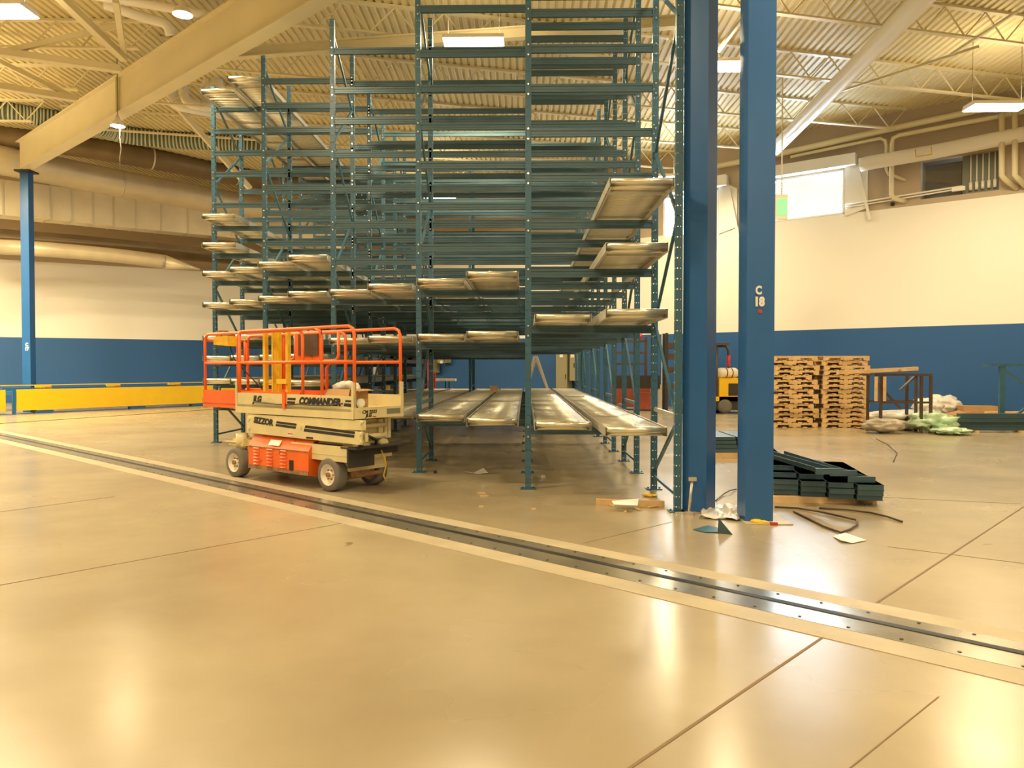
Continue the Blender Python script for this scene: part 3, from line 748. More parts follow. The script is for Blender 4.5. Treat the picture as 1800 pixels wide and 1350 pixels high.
# scissor arms folded, seen from the side
def slab(pts, y, th, name, mats, label=None):
    b = LB(); b.prism([(x, y, z) for x, z in pts], None, (0, th, 0)); return L(b, name, mats, label)
P = side_pt
arm1 = slab([P(432, 728), P(1255, 775), P(1255, 845), P(432, 800)], -.42, .06, 'scissor_arm', 'liftcream')
arm2 = slab([P(432, 745), P(1258, 858), P(1258, 950), P(432, 860)], -.438, .018, 'scissor_arm', 'liftcream')
arm3 = slab([P(436, 735), P(600, 740), P(1250, 870), P(1250, 930), P(436, 880)], -.36, .05, 'scissor_arm', 'liftcream')
for y in (.30, .36): slab([(-.9, .72), (1.35, .66), (1.35, .93), (-.9, .95)], y, .05, 'scissor_arm', 'liftcream')
b = LB(); b.box(-.85, 1.30, -.30, .30, .60, .92); L(b, 'scissor_core', 'liftcream')
b = LB()
for (cx, cy) in ((440, 760), (440, 830), (810, 820), (1240, 790), (1240, 870), (1240, 930)):
    x, z = P(cx, cy, -.44); b.cyl((x, -.40, z), (x, -.452, z), .026, 12)
L(b, 'pivot_pins', 'liftcream')
def lift_decal(name, quad, y, m, th=.003, label=None, par=None):
    b = LB(); b.prism([(x, y, z) for x, z in quad], None, (0, th, 0)); return L(b, name, m, label, par)
for (a, c, e, f) in (((640, 778), (782, 796), (779, 812), (634, 793)), ((634, 798), (778, 817), (773, 834), (629, 813)),
                     ((846, 808), (1201, 852), (1199, 872), (840, 826)), ((838, 832), (1198, 878), (1194, 898), (833, 852))):
    lift_decal('black_stripe', [P(*q, -.442) for q in (a, c, e, f)], -.442, 'decal', par=arm2)
xs, zs_ = P(541, 781, -.442); ang = math.atan2(P(600, 790, -.442)[1]-P(480, 770, -.442)[1], P(600, 790, -.442)[0]-P(480, 770, -.442)[0])
text_part('arm_lettering', 'SIZZOR', .115, 'decal', arm2, (xs, -.441, zs_), (PI/2, -ang, 0), sx=1.12, bold=.007, shear=.15)
b = LB(); x, z = P(742, 875, -.43); b.box(x-.055, x+.055, -.444, -.441, z-.018, z+.024); b.mat(1).box(x-.05, x+.05, -.446, -.443, z+.005, z+.02); L(b, 'warning_sticker', ['decalw', 'decalr'], 'small red and white sticker')
b = LB(); x, z = P(880, 898, -.43); b.box(x-.07, x+.07, -.442, -.438, z-.012, z+.012); L(b, 'black_sticker', 'decal')
# platform
zdeck = 1.08
b = LB(); b.box(XL, XR, YN_, YF_, .955, zdeck); plat = L(b, 'platform_base', 'liftcream')
b = LB(); b.box(XL, XR, YN_-.012, YN_+.02, .955, 1.045); b.box(XL, XR, YN_, YN_+.02, 1.045, 1.245); b.box(XL, XR, YF_-.02, YF_, 1.045, 1.245)
b.box(XL, XL+.03, YN_-.015, YN_+.03, .955, 1.40); b.box(XR-.04, XR, YN_-.018, YN_+.03, .955, 1.42); b.box(XR-.03, XR+.005, YF_-.04, YF_+.01, .955, 1.42)
side_panel = L(b, 'toe_board', 'liftcream')
b = LB(); b.box(XR-.02, XR+.01, YN_, YF_, .96, 1.10); endp = L(b, 'end_panel', 'liftcream')
b = LB(); b.box(XR, XR+.014, YF_-.30, YF_-.06, 1.00, 1.07); L(b, 'step_cutout', 'greypanel', 'grey rounded foot opening', endp)
# orange post crossing the toe board and lettering
x, _ = P(700, 600); b = LB(); b.box(x-.03, x+.03, YN_-.03, YN_, 1.05, 1.27); L(b, 'extension_stop', 'orange')
def side_text(s_, cx, cy, size, sx, y=-.423, bold=.008, shear=.25, par=None):
    x, z = P(cx, cy, y); text_part('side_lettering', s_, size, 'decal', par or side_panel, (x, y, z), (PI/2, 0, 0), sx=sx, bold=bold, shear=shear)
side_text('JLG', 498, 622, .125, 1.0)
side_text('COMMANDER', 943, 640, .125, 1.05)
for q in (((718, 610), (775, 612), (773, 628), (716, 625)), ((716, 634), (771, 637), (768, 655), (714, 652)),
          ((1134, 627), (1180, 630), (1178, 643), (1131, 640)), ((1127, 649), (1178, 653), (1177, 677), (1122, 671))):
    lift_decal('black_stripe', [P(*k_, -.424) for k_ in q], -.424, 'decal', par=side_panel)
pts = []
for cx, cy in ((480, 640), (560, 648), (640, 658), (720, 662), (800, 655), (870, 662), (960, 668), (1060, 660), (1112, 652)):
    x, z = P(cx, cy, -.44); pts.append((x, -.438, z))
b = LB(); b.tube(pts, .009, 6); L(b, 'side_cable', 'black')
y, z = end_pt(1302, 712); text_part('end_lettering', 'CM 2033', .062, 'decal', endp, (XR+.011, y, z), (PI/2, 0, PI/2), sx=1.05, bold=.002, shear=.2)
y, z = end_pt(1296, 738); text_part('end_lettering', 'JLG', .055, 'decal', endp, (XR+.011, y, z), (PI/2, 0, PI/2), sx=1.2, bold=.003, shear=.25)
y, z = end_pt(1338, 745); b = LB(); b.box(XR+.01, XR+.013, y-.03, y+.03, z-.008, z+.006); L(b, 'red_sticker', 'decalr', None, endp)
# end machinery under the platform
b = LB(); b.box(1.24, 1.34, -.33, -.25, .52, .92); b.box(1.24, 1.34, -.12, -.05, .55, .92); b.box(1.24, 1.34, .20, .28, .52, .92); b.tube([(1.34, -.3, .84), (1.34, .32, .84)], .035, 10); b.tube([(1.36, -.05, .70), (1.36, .28, .70)], .04, 10)
for y in (-.29, -.08, .24): b.cyl((1.30, y, .60), (1.42, y, .60), .06, 12)
L(b, 'end_linkage', 'liftcream')
b = LB(); b.tube([(1.38, -.22, .62), (1.47, -.10, .72), (1.48, .03, .66), (1.42, .06, .56), (1.40, -.10, .54)], .022, 8); b.tube([(1.38, -.26, .70), (1.46, -.18, .58), (1.42, -.05, .52)], .018, 8); L(b, 'hydraulic_hose', 'black')
b = LB(); b.box(1.30, 1.60, -.42, .42, .575, .595); b.box(1.42, 1.45, -.42, .02, .33, .575); b.box(1.42, 1.45, .02, .44, .47, .575); b.box(1.3, 1.6, .42, .60, .575, .59); L(b, 'black_end_plate', 'darksteel', 'dark worn steel bumper shelf')
b = LB(); b.tube([(1.47, .12, .52), (1.49, .16, .42), (1.48, .20, .32), (1.46, .17, .18), (1.46, .22, .08)], .010, 6); L(b, 'drain_hose', 'yellowrail')
# guard rails
def rail(pts, name='guard_rail', m='orange', r=.022, par=None):
    b = LB(); b.tube(pts, r, 8); return L(b, name, m, None, par)
def rounded(x0, x1, z0, z1, y, rr=.10, left=True, right=True):
    pts = [(x0, y, z0)]
    if left: pts += [(x0, y, z1-rr), (x0+rr*.3, y, z1-rr*.3), (x0+rr, y, z1)]
    else: pts += [(x0, y, z1)]
    if right: pts += [(x1-rr, y, z1), (x1-rr*.3, y, z1-rr*.3), (x1, y, z1-rr)]
    else: pts += [(x1, y, z1)]
    return pts+[(x1, y, z0)]
ZR = 2.13
ya, yb_ = YN_+.02, YF_-.02
rail(rounded(XL+.02, XR-.02, 1.24, ZR, ya))
rail(rounded(XL+.02, XR-.02, 1.24, ZR, yb_))
rail([(XL+.02, ya, 1.68), (XR-.02, ya, 1.68)], 'mid_rail'); rail([(XL+.02, yb_, 1.68), (XR-.02, yb_, 1.68)], 'mid_rail')
rail([(XL+.06, ya, 1.24), (XL+.06, ya, 2.10)], 'rail_post'); x, _ = P(955, 300); rail([(x, ya, 1.10), (x, ya, ZR-.12), (x-.03, ya, ZR-.04), (x-.12, ya, ZR-.01)], 'rail_post')
x, _ = P(1000, 480, yb_); rail([(x+.05, yb_, 1.66), (x, yb_, 1.60), (x, yb_, 1.10)], 'rail_post')
x, _ = P(665, 480, yb_); rail([(x, yb_, 1.10), (x, yb_, ZR)], 'rail_post', r=.05)
# extension deck at the left end
XE = -1.92; xin = .12
b = LB(); b.box(XE, .45, YN_+.03, YF_-.03, 1.085, 1.12); b.box(XE, .45, YN_+.022, YN_+.04, 1.03 if False else 1.085, 1.27); b.box(XE, .45, YF_-.04, YF_-.022, 1.085, 1.27); b.box(XE, XE+.02, YN_+.03, YF_-.03, 1.0, 1.25)
b.box(XE, XL, YN_+.022, YF_-.022, 1.01, 1.085)
ext = L(b, 'extension_deck', 'orange')
b = LB(); b.box(XE-.005, XL-.01, YN_+.010, YN_+.022, 1.075, 1.15); L(b, 'toe_ledge', 'orange', None, ext)
for y in (ya+.03, yb_-.03):
    rail(rounded(XE+.02, .48, 1.12, ZR-.015, y, .10), 'guard_rail'); rail([(XE+.02, y, 1.68), (.45, y, 1.68)], 'mid_rail')
rail([(XE+.02, ya+.05, ZR-.10), (XE+.02, yb_-.05, ZR-.10)], 'end_rail'); rail([(XE+.02, ya+.05, 1.68), (XE+.02, yb_-.05, 1.68)], 'end_rail')
x, _ = P(412, 270, 0); b = LB(); b.tube([(x, 0, 1.68), (x, 0, 2.0)], .02, 8); b.cyl((x, 0, 2.0), (x, 0, 2.04), .02, 8, .004); L(b, 'short_upright', 'orange')
# gate loop and document box panel
xa_, _ = P(775, 300, .1); xb_, _ = P(1085, 300, .1)
pts = [(xb_, .1, ZR-.03), (xb_, .1, 1.78), (xb_-.03, .1, 1.72), (xb_-.1, .1, 1.70), (xa_+.1, .1, 1.70)]
rail(pts, 'gate_loop'); rail([(xa_, .1, ZR-.03), (xa_, .1, 1.80), (xa_-.03, .1, 1.74), (xa_-.1, .1, 1.72)], 'gate_loop')
xp0, _ = P(772, 300, 0); xp1, _ = P(945, 300, 0)
b = LB(); b.box(xp0, xp1, .0, .03, 1.70, ZR-.04); b.mat(0); pan = L(b, 'sheet_panel', 'orange')
xq0, zq0 = P(815, 298, 0); xq1, zq1 = P(941, 155, 0)
b = LB(); b.box(xq0-.04, xq1, -.02, .0, zq0-.02, zq1+.01); L(b, 'panel_plate', 'sheath', 'dark square plate', pan)
# control box at the far left
xc0, zc1 = P(228, 172, -.15); xc1, zc0 = P(330, 240, -.15)
b = LB(); b.prism([(xc0, -.25, zc0+.03), (xc1, -.25, zc0), (xc1, -.25, zc1), (xc0, -.25, zc1)], None, (0, .18, 0)); cb = L(b, 'control_box', 'yellowrail')
b = LB(); b.box(xc0+.04, xc0+.17, -.24, -.10, zc1, zc1+.09); b.box(xc0+.22, xc1-.02, -.24, -.10, zc1, zc1+.05); L(b, 'control_lever_guard', 'rusty', None, cb)
b = LB(); b.tube([(xc1-.1, -.15, zc0), (xc1-.06, -.1, zc0-.2), (xc1+.1, 0, zc0-.4), (xc1+.35, .05, zc0-.6), (xc1+.6, .1, 1.13)], .01, 6); L(b, 'control_cable', 'black')
# yellow channels standing on the platform
t = thing('yellow_channel_rack', 'upright yellow channel rails clamped on the scissor lift platform', 'channel rails', LO+EX*(-.2)+Vector((0,0,1.12)), LRZ)
for (ca, cw, y) in ((550, 26, -.30), (609, 15, -.30), (628, 18, -.27), (650, 14, -.24), (712, 24, -.30)):
    x, _ = P(ca, 300, y); wd = cw/4.09/136*1.25
    b = MB(); xx = x+.2; b.box(xx-wd/2, xx+wd/2, y-.005, y, 0, 1.02+(.02 if ca == 550 else 0)); b.box(xx-wd/2, xx-wd/2+.006, y, y+.05, 0, 1.02); b.box(xx+wd/2-.006, xx+wd/2, y, y+.05, 0, 1.02)
    b.build('channel', 'yellowrail', t, world=False)
for z in (.05, .26):
    x, _ = P(680, 460, -.32); b = MB(); xx = x+.2; b.box(xx-.11, xx+.11, -.34, -.31, z, z+.07); b.build('cross_clamp', 'yellowrail', t, world=False)
    x, _ = P(580, 460, -.28); b = MB(); xx = x+.2; b.box(xx-.09, xx+.07, -.28, -.26, z+.01, z+.05); b.build('cross_clamp', 'yellowrail', t, world=False)
# load on the platform
def on_lift(x, y, z): return LO+EX*x+EY*y+Vector((0,0,z))
x, _ = P(1110, 560, -.2)
t = thing('cardboard_box', 'open cardboard box full of white packing on the lift platform', 'box', on_lift(x+.02, -.12, 1.085), LRZ+.1)
b = MB(); w_, d_, h_ = .40, .34, .24
b.box(-w_/2, w_/2, -d_/2, -d_/2+.006, 0, h_); b.box(-w_/2, w_/2, d_/2-.006, d_/2, 0, h_); b.box(-w_/2, -w_/2+.006, -d_/2, d_/2, 0, h_); b.box(w_/2-.006, w_/2, -d_/2, d_/2, 0, h_); b.box(-w_/2, w_/2, -d_/2, d_/2, 0, .006)
b.build('carton', 'cardboard', t, world=False)
b = MB(); b.add([(-w_/2, -d_/2, h_), (w_/2, -d_/2, h_), (w_/2+.05, -d_/2-.08, h_-.10), (-w_/2, -d_/2-.08, h_-.09)], [(0,1,2,3)]); b.add([(w_/2, -d_/2, h_), (w_/2, d_/2, h_), (w_/2+.12, d_/2, h_-.02), (w_/2+.12, -d_/2, h_-.02)], [(0,1,2,3)])
b.build('flap', 'cardboard', t, world=False)
def blob(name, c, rx, ry, rz, material, seed=0, amp=.25, freq=2.2, sub=3, parent=None, floor_z=None, rot=0, world=True):
    import bmesh
    bm = bmesh.new(); bmesh.ops.create_icosphere(bm, subdivisions=sub, radius=1)
    for v in bm.verts:
        n = noise.noise(v.co*freq+Vector((seed*3.1, seed*1.7, seed)))+.5*noise.noise(v.co*freq*2.3+Vector((seed, 4, seed)))+.35*abs(noise.noise(v.co*freq*5+Vector((seed*5, 4, seed))))
        p = v.co*(1+amp*n); x, y = p.x*rx, p.y*ry
        v.co = Vector((x*math.cos(rot)-y*math.sin(rot), x*math.sin(rot)+y*math.cos(rot), p.z*rz))
    mz = min(v.co.z for v in bm.verts)
    for v in bm.verts: v.co += Vector(c)-Vector((0,0,mz))
    b = MB(); b.add([v.co.copy() for v in bm.verts], [[x.index for x in f.verts] for f in bm.faces], True); bm.free()
    if parent is not None: return b.build(name, material, parent, world=world)
    return b.build(name, material)
for k in range(5):
    blob('packing', (-.14+.07*k, -.05+.05*(k % 3), h_-.06+.03*(k % 2)), .07, .06, .07, 'plastic', k, .4, sub=2, parent=t, world=False)
x, _ = P(1308, 660, .0)
p = on_lift(1.36, -.13, 1.083); b = MB(); b.ring((p.x, p.y, p.z), (0,0,1), [(0, 0), (.030, .0), (.05, .03), (.058, .07), (.045, .105), (.02, .12), (0, .122)], 16); tag(b.build('white_cup', 'paper'), 'round white cup on the near end of the lift platform', 'cup')
p = on_lift(1.0, -.02, 1.083); b = MB(); b.frame((p.x, p.y, 1.083+.06), EX*.14, EY*.12, (0,0,.06)); tag(b.build('cream_case', 'liftcream'), 'small cream case on the lift platform beside the open carton', 'case')

# ---------------------------------------------------------------- ducts and services along the left wall
def poly(pts):
    """smooth a px,py,Y list into world points"""
    W = [atY(*p) for p in pts]; out = []
    for i in range(len(W)-1):
        p0 = W[max(i-1, 0)]; p1 = W[i]; p2 = W[i+1]; p3 = W[min(i+2, len(W)-1)]
        for k in range(6):
            t = k/6; out.append(.5*((2*p1)+(-p0+p2)*t+(2*p0-5*p1+4*p2-p3)*t*t+(-p0+3*p1-3*p2+p3)*t**3))
    return out+[W[-1]]
def duct(name, pts, r, material, label, seam=None, seg=20):
    W = poly(pts); t = thing(name, label, 'duct', W[0])
    b = MB(); b.tube(W, r, seg); b.build('duct_run', material, t)
    if seam:
        b = MB()
        acc = 0
        for i in range(1, len(W)):
            acc += (W[i]-W[i-1]).length
            if acc > seam: acc = 0; d = (W[i]-W[i-1]).normalized(); b.tube([W[i]-d*.03, W[i]+d*.03], r*1.03, seg)
        b.build('seam_bands', 'seam', t)
    return t
duct('round_duct', [(-160, 255, 25.8), (0, 281, 27.6), (100, 301, 29.2), (233, 327, 31.4), (367, 351, 33.6), (455, 366, 35.2), (600, 388, 37.8)], .56, 'duct', 'large bright galvanised round duct along the left wall', 3.2)
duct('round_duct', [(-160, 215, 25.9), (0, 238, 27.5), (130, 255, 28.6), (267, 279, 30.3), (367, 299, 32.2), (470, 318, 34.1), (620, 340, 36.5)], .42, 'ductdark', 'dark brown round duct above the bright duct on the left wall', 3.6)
duct('round_duct', [(-150, 428, 27.5), (0, 434, 29.5), (100, 440, 30.5), (210, 450, 31.7), (290, 460, 32.6)], .30, 'duct', 'slim round duct low on the left wall ending in a cone', None)
a = atY(288, 460, 32.6); c = atY(352, 474, 33.2); b = MB(); b.tube([a, c], [.31, .04], 16); tag(b.build('duct_cone', 'duct'), 'pointed cone at the end of the slim duct left of the rack', 'duct cone')
# flexible duct in two sections with spiral ribs
W = poly([(-120, 172, 24.4), (0, 193, 24.9), (77, 206, 25.6), (160, 220, 26.4), (215, 236, 27.4), (300, 246, 28.1), (380, 250, 28.4), (455, 258, 28.9), (560, 276, 30.3)])
t = thing('flexible_duct', 'green ribbed flexible duct hanging under the roof at upper left', 'duct', W[0])
b = MB(); b.tube(W, .30, 16); b.build('duct_core', 'flexdark', t)
b = MB(); acc = 0; 
for i in range(1, len(W)):
    seg_ = (W[i]-W[i-1]); n_ = max(1, int(round(seg_.length/.125))); d = seg_.normalized()
    for k in range(n_): c = W[i-1]+seg_*(k/n_); b.tube([c-d*.028, c+d*.028], .325, 12)
b.build('spiral_ribs', 'flexlite', t)
# rectangular duct: swept box
W = poly([(-160, 330, 26.4), (0, 350, 28.2), (120, 363, 30.0), (233, 376, 31.8), (367, 391, 34.0), (470, 402, 35.6), (600, 416, 37.6)])
def sweep_box(W, hw, hh, b):
    base = len(b.v); n = len(W)
    for i in range(n):
        d = (W[min(i+1, n-1)]-W[max(i-1, 0)]); d.z = 0; d.normalize(); s_ = Vector((d.y, -d.x, 0))
        for (p, q) in ((-1, -1), (1, -1), (1, 1), (-1, 1)): b.v.append(W[i]+s_*hw*p+Vector((0,0,hh*q)))
    for i in range(n-1):
        for k in range(4):
            b.f.append([base+4*i+k, base+4*i+(k+1) % 4, base+4*i+4+(k+1) % 4, base+4*i+4+k]); b.m.append(b.cur); b.sm.append(False)
t = thing('rectangular_duct', 'long rectangular sheet metal duct below the bright round duct on the left wall', 'duct', W[0])
b = MB(); sweep_box(W, .45, .66, b); b.build('duct_run', 'duct', t)
b = MB()
for i in range(2, len(W)-1, 2): 
    d = (W[i+1]-W[i]).normalized(); sweep_box([W[i]-d*.03, W[i]+d*.03], .47, .68, b)
b.build('flanges', 'seam', t)
# dark cable tray, and under it a dark strip added as shade
W = poly([(-160, 392, 29.5), (0, 408, 31.4), (150, 420, 32.8), (350, 440, 34.8), (500, 452, 36.4)])
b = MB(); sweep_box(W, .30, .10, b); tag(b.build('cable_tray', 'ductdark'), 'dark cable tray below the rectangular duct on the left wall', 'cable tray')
b = MB(); sweep_box(poly([(-160, 416, 31.0), (0, 427, 32.9), (150, 437, 34.3), (350, 452, 36.3), (480, 462, 37.6)]), .12, .22, b); tag(b.build('wall_shade_strip', 'ductdark'), 'dark band standing in for shade along the top of the white wall on the left', 'shading')
# white pipes with elbows by the girder
def pipe(name, pts, r, label, material='whitepipe', seg=12, sm=True):
    W = poly(pts) if sm else [atY(*p) for p in pts]; b = MB(); b.tube(W, r, seg); return tag(b.build(name, material), label, 'pipe')
pipe('bent_pipe', [(300, 155, 24), (301, 172, 24), (312, 184, 24), (335, 190, 24.2), (420, 206, 26), (520, 225, 28), (700, 250, 31)], .17, 'white bent pipe left of the rack top, the lower one')
pipe('bent_pipe', [(322, 140, 23.5), (323, 165, 23.5), (333, 181, 23.5), (352, 186, 23.7), (372, 190, 24), (470, 212, 26.5)], .15, 'white bent pipe left of the rack top, the upper one')
pipe('roof_pipe', [(185, 8, 18), (250, 30, 18.2), (290, 42, 18.4), (300, 62, 18.5)], .12, 'white pipe with an elbow above the big girder')
pipe('roof_pipe', [(150, -10, 17.2), (260, 8, 17.6), (340, 22, 17.8), (400, 35, 18)], .10, 'straight white pipe at the top edge above the girder')
for i, (px, r) in enumerate(((364, .13), (380, .19))):
    a = atY(px, 118-0*i, 23); c = atY(px, 157, 23); b = MB(); z0 = c.z
    b.ring((a.x, a.y, z0), (0,0,1), [(r*1.7, 0), (r*1.5, .06), (r, .2), (r, 1.0), (0, 1.0)], 20)
    tag(b.build('pipe_boot', 'whitepipe'), 'bright white flared vent stack behind the top left roller lane, the %s one' % ('thin' if i == 0 else 'wide'), 'vent stack')

# ---------------------------------------------------------------- right wall services
def rwo(px, py, off):
    return on_plane(px, py, RW0+RWn*off, RWn)
def wpipe(name, pts, r, label, material='cream', cat='pipe'):
    b = MB(); b.tube([rwo(*p) for p in pts], r, 12); return tag(b.build(name, material), label, cat)
wpipe('wall_duct', [(1512, 290, .6), (1524, 287, .6), (1640, 267, .6), (1757, 244, .6), (1850, 226, .6)], .24, 'fat cream pipe running along the right wall above the dark opening', 'whitepipe')
wpipe('wall_beam', [(1258, 293, .3), (1400, 264, .3), (1560, 228, .3), (1672, 204, .3), (1850, 166, .3)], .11, 'cream pipe following the ceiling line of the right wall')
wpipe('conduit', [(1390, 276, .35), (1480, 257, .35), (1548, 243, .35), (1556, 247, .35), (1558, 256, .35), (1558, 297, .35), (1562, 306, .3), (1592, 317, .02)], .055, 'thin cream pipe bending down into the wall left of the fat vertical one')
wpipe('conduit', [(1810, 195, .45), (1690, 217, .45), (1580, 238, .45), (1570, 243, .45), (1568, 254, .45), (1567, 342, .45), (1572, 349, .4), (1592, 354, .02)], .075, 'cream pipe with two bends right of the bright window')
wpipe('conduit', [(1761, 200, .7), (1761, 309, .7), (1766, 314, .6), (1787, 331, .02)], .085, 'vertical cream pipe right of the dark opening, nearer the opening')
wpipe('conduit', [(1784, 196, .7), (1784, 308, .7), (1789, 313, .6), (1806, 330, .02)], .085, 'vertical cream pipe right of the dark opening, at the picture edge')
wpipe('electrical_conduit', [(1485, 361, .12), (1560, 348, .12), (1692, 327, .12)], .03, 'thin double conduit crossing the dark opening, upper run', 'whitepipe')
wpipe('electrical_conduit', [(1485, 365, .12), (1560, 353, .12), (1680, 333, .12)], .025, 'thin double conduit crossing the dark opening, lower run', 'whitepipe')
p = rwo(1685, 332, .12); b = MB(); b.frame(p, RWd*.19, RWn*.05, (0,0,.065)); tag(b.build('conduit_box', 'whitepipe'), 'small white box at the end of the wall conduit', 'junction box')
p = rwo(1569, 359, .01); b = MB(); b.cyl(p, p+RWn*.02, .07, 14); tag(b.build('wall_hole', 'black'), 'small round black hole in the right wall', 'hole')
p = rwo(1700, 290, .3)
# yellow bracket on the fat pipe
b = MB(); b.tube([rwo(1609, 263, .95), rwo(1610, 276, .95), rwo(1638, 271, .95), rwo(1637, 258, .95)], .02, 6); tag(b.build('pipe_bracket', 'yellowrail'), 'yellow wire bracket on the fat cream pipe', 'bracket')
# exit sign on the far side of the nearer column
t = thing('exit_sign', 'lit green exit sign hanging beside the bright window', 'exit sign', atY(1375, 362, 22))
p = atY(1374, 364, 22); b = MB(); b.box(p.x-.36, p.x+.16, p.y-.04, p.y+.04, p.z-.36, p.z+.36); b.build('sign_box', 'lamphouse', t)
b = MB(); b.box(p.x-.14, p.x+.14, p.y-.05, p.y-.04, p.z-.24, p.z+.24); b.build('green_face', 'exitgreen', t)
b = MB(); b.tube([(p.x, p.y, p.z+.36), (p.x, p.y, 10.27)], .02, 6); b.build('hanging_rod', 'whitepipe', t)

# ---------------------------------------------------------------- yellow conveyor on the left
cA = atZ(24, 729); cB = atZ(350, 714)
cd_ = (cB-cA).normalized(); cn = Vector((-cd_.y, cd_.x, 0))
def conv(s0, s1, label, legs):
    t = thing('guarded_conveyor', label, 'conveyor', cA+cd_*s0)
    def fr(name, a, c, o0, o1, z0, z1, m, lab=None):
        b = MB(); b.frame(cA+cd_*((a+c)/2)+cn*((o0+o1)/2)+Vector((0,0,(z0+z1)/2)), cd_*((c-a)/2), cn*((o1-o0)/2), (0,0,(z1-z0)/2)); return b.build(name, m, t, label=lab)
    fr('guard_panel', s0+.10, s1-.02, 0, .03, .13, .86, 'yellow')
    fr('conveyor_bed', s0, s1, .04, .95, .66, .80, 'convblue')
    fr('side_channel', s0, s1, .90, 1.0, .80, .90, 'convblue')
    fr('far_rail', s0, s1, .95, 1.0, .965, 1.0, 'yellow')
    fr('end_post', s0-.02, s0+.08, .0, .08, 0, .86, 'convblue')
    for s_ in legs: fr('foot', s_-.3, s_+.3, .03, .25, 0, .10, 'convblue')
    k = s0+1.35
    while k < s1:
        f = fr('rail_bracket', k-.27, k+.27, .90, .98, .86, .99, 'yellow')
        b = MB(); b.frame(cA+cd_*(k+.15)+cn*.88+Vector((0,0,.88)), cd_*.12, cn*.04, (0,0,.035)); b.build('bracket_hook', 'rusty', f)
        k += 2.55
L1 = (cB-cA).length
conv(-7.5, -.22, 'short end of the yellow guarded conveyor at the left picture edge', [-5, -2])
conv(0, L1+3.4, 'long yellow guarded conveyor along the left wall', [1.0, 4.4, 7])
t = thing('conveyor', 'low blue conveyor table running behind the yellow guarded one', 'conveyor', cA+cn*2.9)
b = MB(); b.frame(cA+cd_*3+cn*3.0+Vector((0,0,.80)), cd_*9, cn*.35, (0,0,.05)); b.build('bed', 'convblue', t)
for k in range(5): b = MB(); b.frame(cA+cd_*(-4+3.5*k)+cn*3.0+Vector((0,0,.375)), cd_*.05, cn*.3, (0,0,.375)); b.build('leg', 'convblue', t)

# ---------------------------------------------------------------- pallets at the right
def pallet_mesh(seed, w=1.22, d=1.02):
    random.seed(seed); b = MB()
    for y in (-d/2, -.02, d/2-.04):
        b.box(-w/2, w/2, y, y+.04, .068, .108)
        for (x0, x1) in ((-w/2, -w/2+.15), (-.16, .16), (w/2-.15, w/2)): b.box(x0, x1, y, y+.04, .018, .068)
    for k in range(9):
        x = -w/2+k*(w-.11)/8; b.box(x, x+.11, -d/2, d/2, .108, .126)
    for k in range(5):
        x = -w/2+k*(w-.11)/4; b.box(x, x+.11, -d/2, d/2, 0, .018)
    return b.mesh('pallet', 'wood')
PM = [pallet_mesh(k) for k in range(2)]
pb = atZ(1527, 752); random.seed(3)
for st, nm in ((0, 'right'), (1, 'left')):
    for k in range(15):
        if st == 2:
            o = inst('pallet', PM[k % 2], None, (pb.x-.60-1.225*2+.08+random.uniform(-.02, .02), pb.y+.62, .001+k*.1285), (0, 0, PI/2+random.uniform(-.012, .012)))
        else: o = inst('pallet', PM[k % 2], None, (pb.x-.60-1.225*st+random.uniform(-.035, .035)-(.12 if st else 0)-(.14 if st else 0)*(k % 3 == 1), pb.y+.55+.1*st*0+random.uniform(-.025, .025), .001+k*.1285), (0, 0, random.uniform(-.012, .012)))
        tag(o, 'wooden pallet in the %s stack by the blue wall, %s from the floor' % (nm, ORD[k+1]), 'pallet', 'stacked wooden pallets')
# rusty table frame with a plank on it
fa = atY(1537, 745, 18.6); fb = atY(1637, 745, 18.6); z1 = atY(1600, 661, 18.6).z
t = thing('steel_frame_table', 'rusty brown steel frame table beside the pallet stacks', 'frame table', ((fa.x+fb.x)/2, 18.9, 0))
for x in (fa.x+.15, fb.x-.25, fb.x-.02):
    for y in (18.6, 19.3):
        b = MB(); b.box(x-.03, x+.03, y-.03, y+.03, 0, z1); b.build('leg', 'sheath', t)
b = MB()
for y in (18.6, 19.3): b.box(fa.x, fb.x, y-.03, y+.03, z1, z1+.06); b.box(fa.x+.15, fb.x, y-.02, y+.02, z1*.52, z1*.52+.05)
for x in (fa.x+.15, fb.x-.02): b.box(x-.03, x+.03, 18.63, 19.27, z1, z1+.06)
b.build('top_frame', 'sheath', t)
b = MB(); b.bar((fa.x+.3, 19.3, z1-.1), (fb.x-.4, 19.3, .55), .05); b.bar((fb.x-.7, 18.75, z1-.35), (fb.x-.35, 18.75, z1-.02), .10, .03); b.build('cross_brace', 'sheath', t)
b = MB(); b.bar(atY(1472, 657, 18.55)+Vector((0,0,0)), atY(1612, 650, 18.55), .14, .09)
pl = b.build('plank', 'wood'); tag(pl, 'long wooden plank lying on the rusty frame table', 'plank')
pl.location.z += (z1+.06)-min((pl.matrix_basis @ v.co).z for v in pl.data.vertices)-.02
for k, px in enumerate((1541, 1556)):
    a = atY(px, 662, 18.48); b = MB(); b.box(a.x-.03, a.x+.03, a.y, a.y+.05, a.z-.60+.0*k, a.z); tag(b.build('wooden_batten', 'wood'), 'short pale batten hanging at the left end of the rusty frame, %s one' % ('outer' if k == 0 else 'inner'), 'batten')
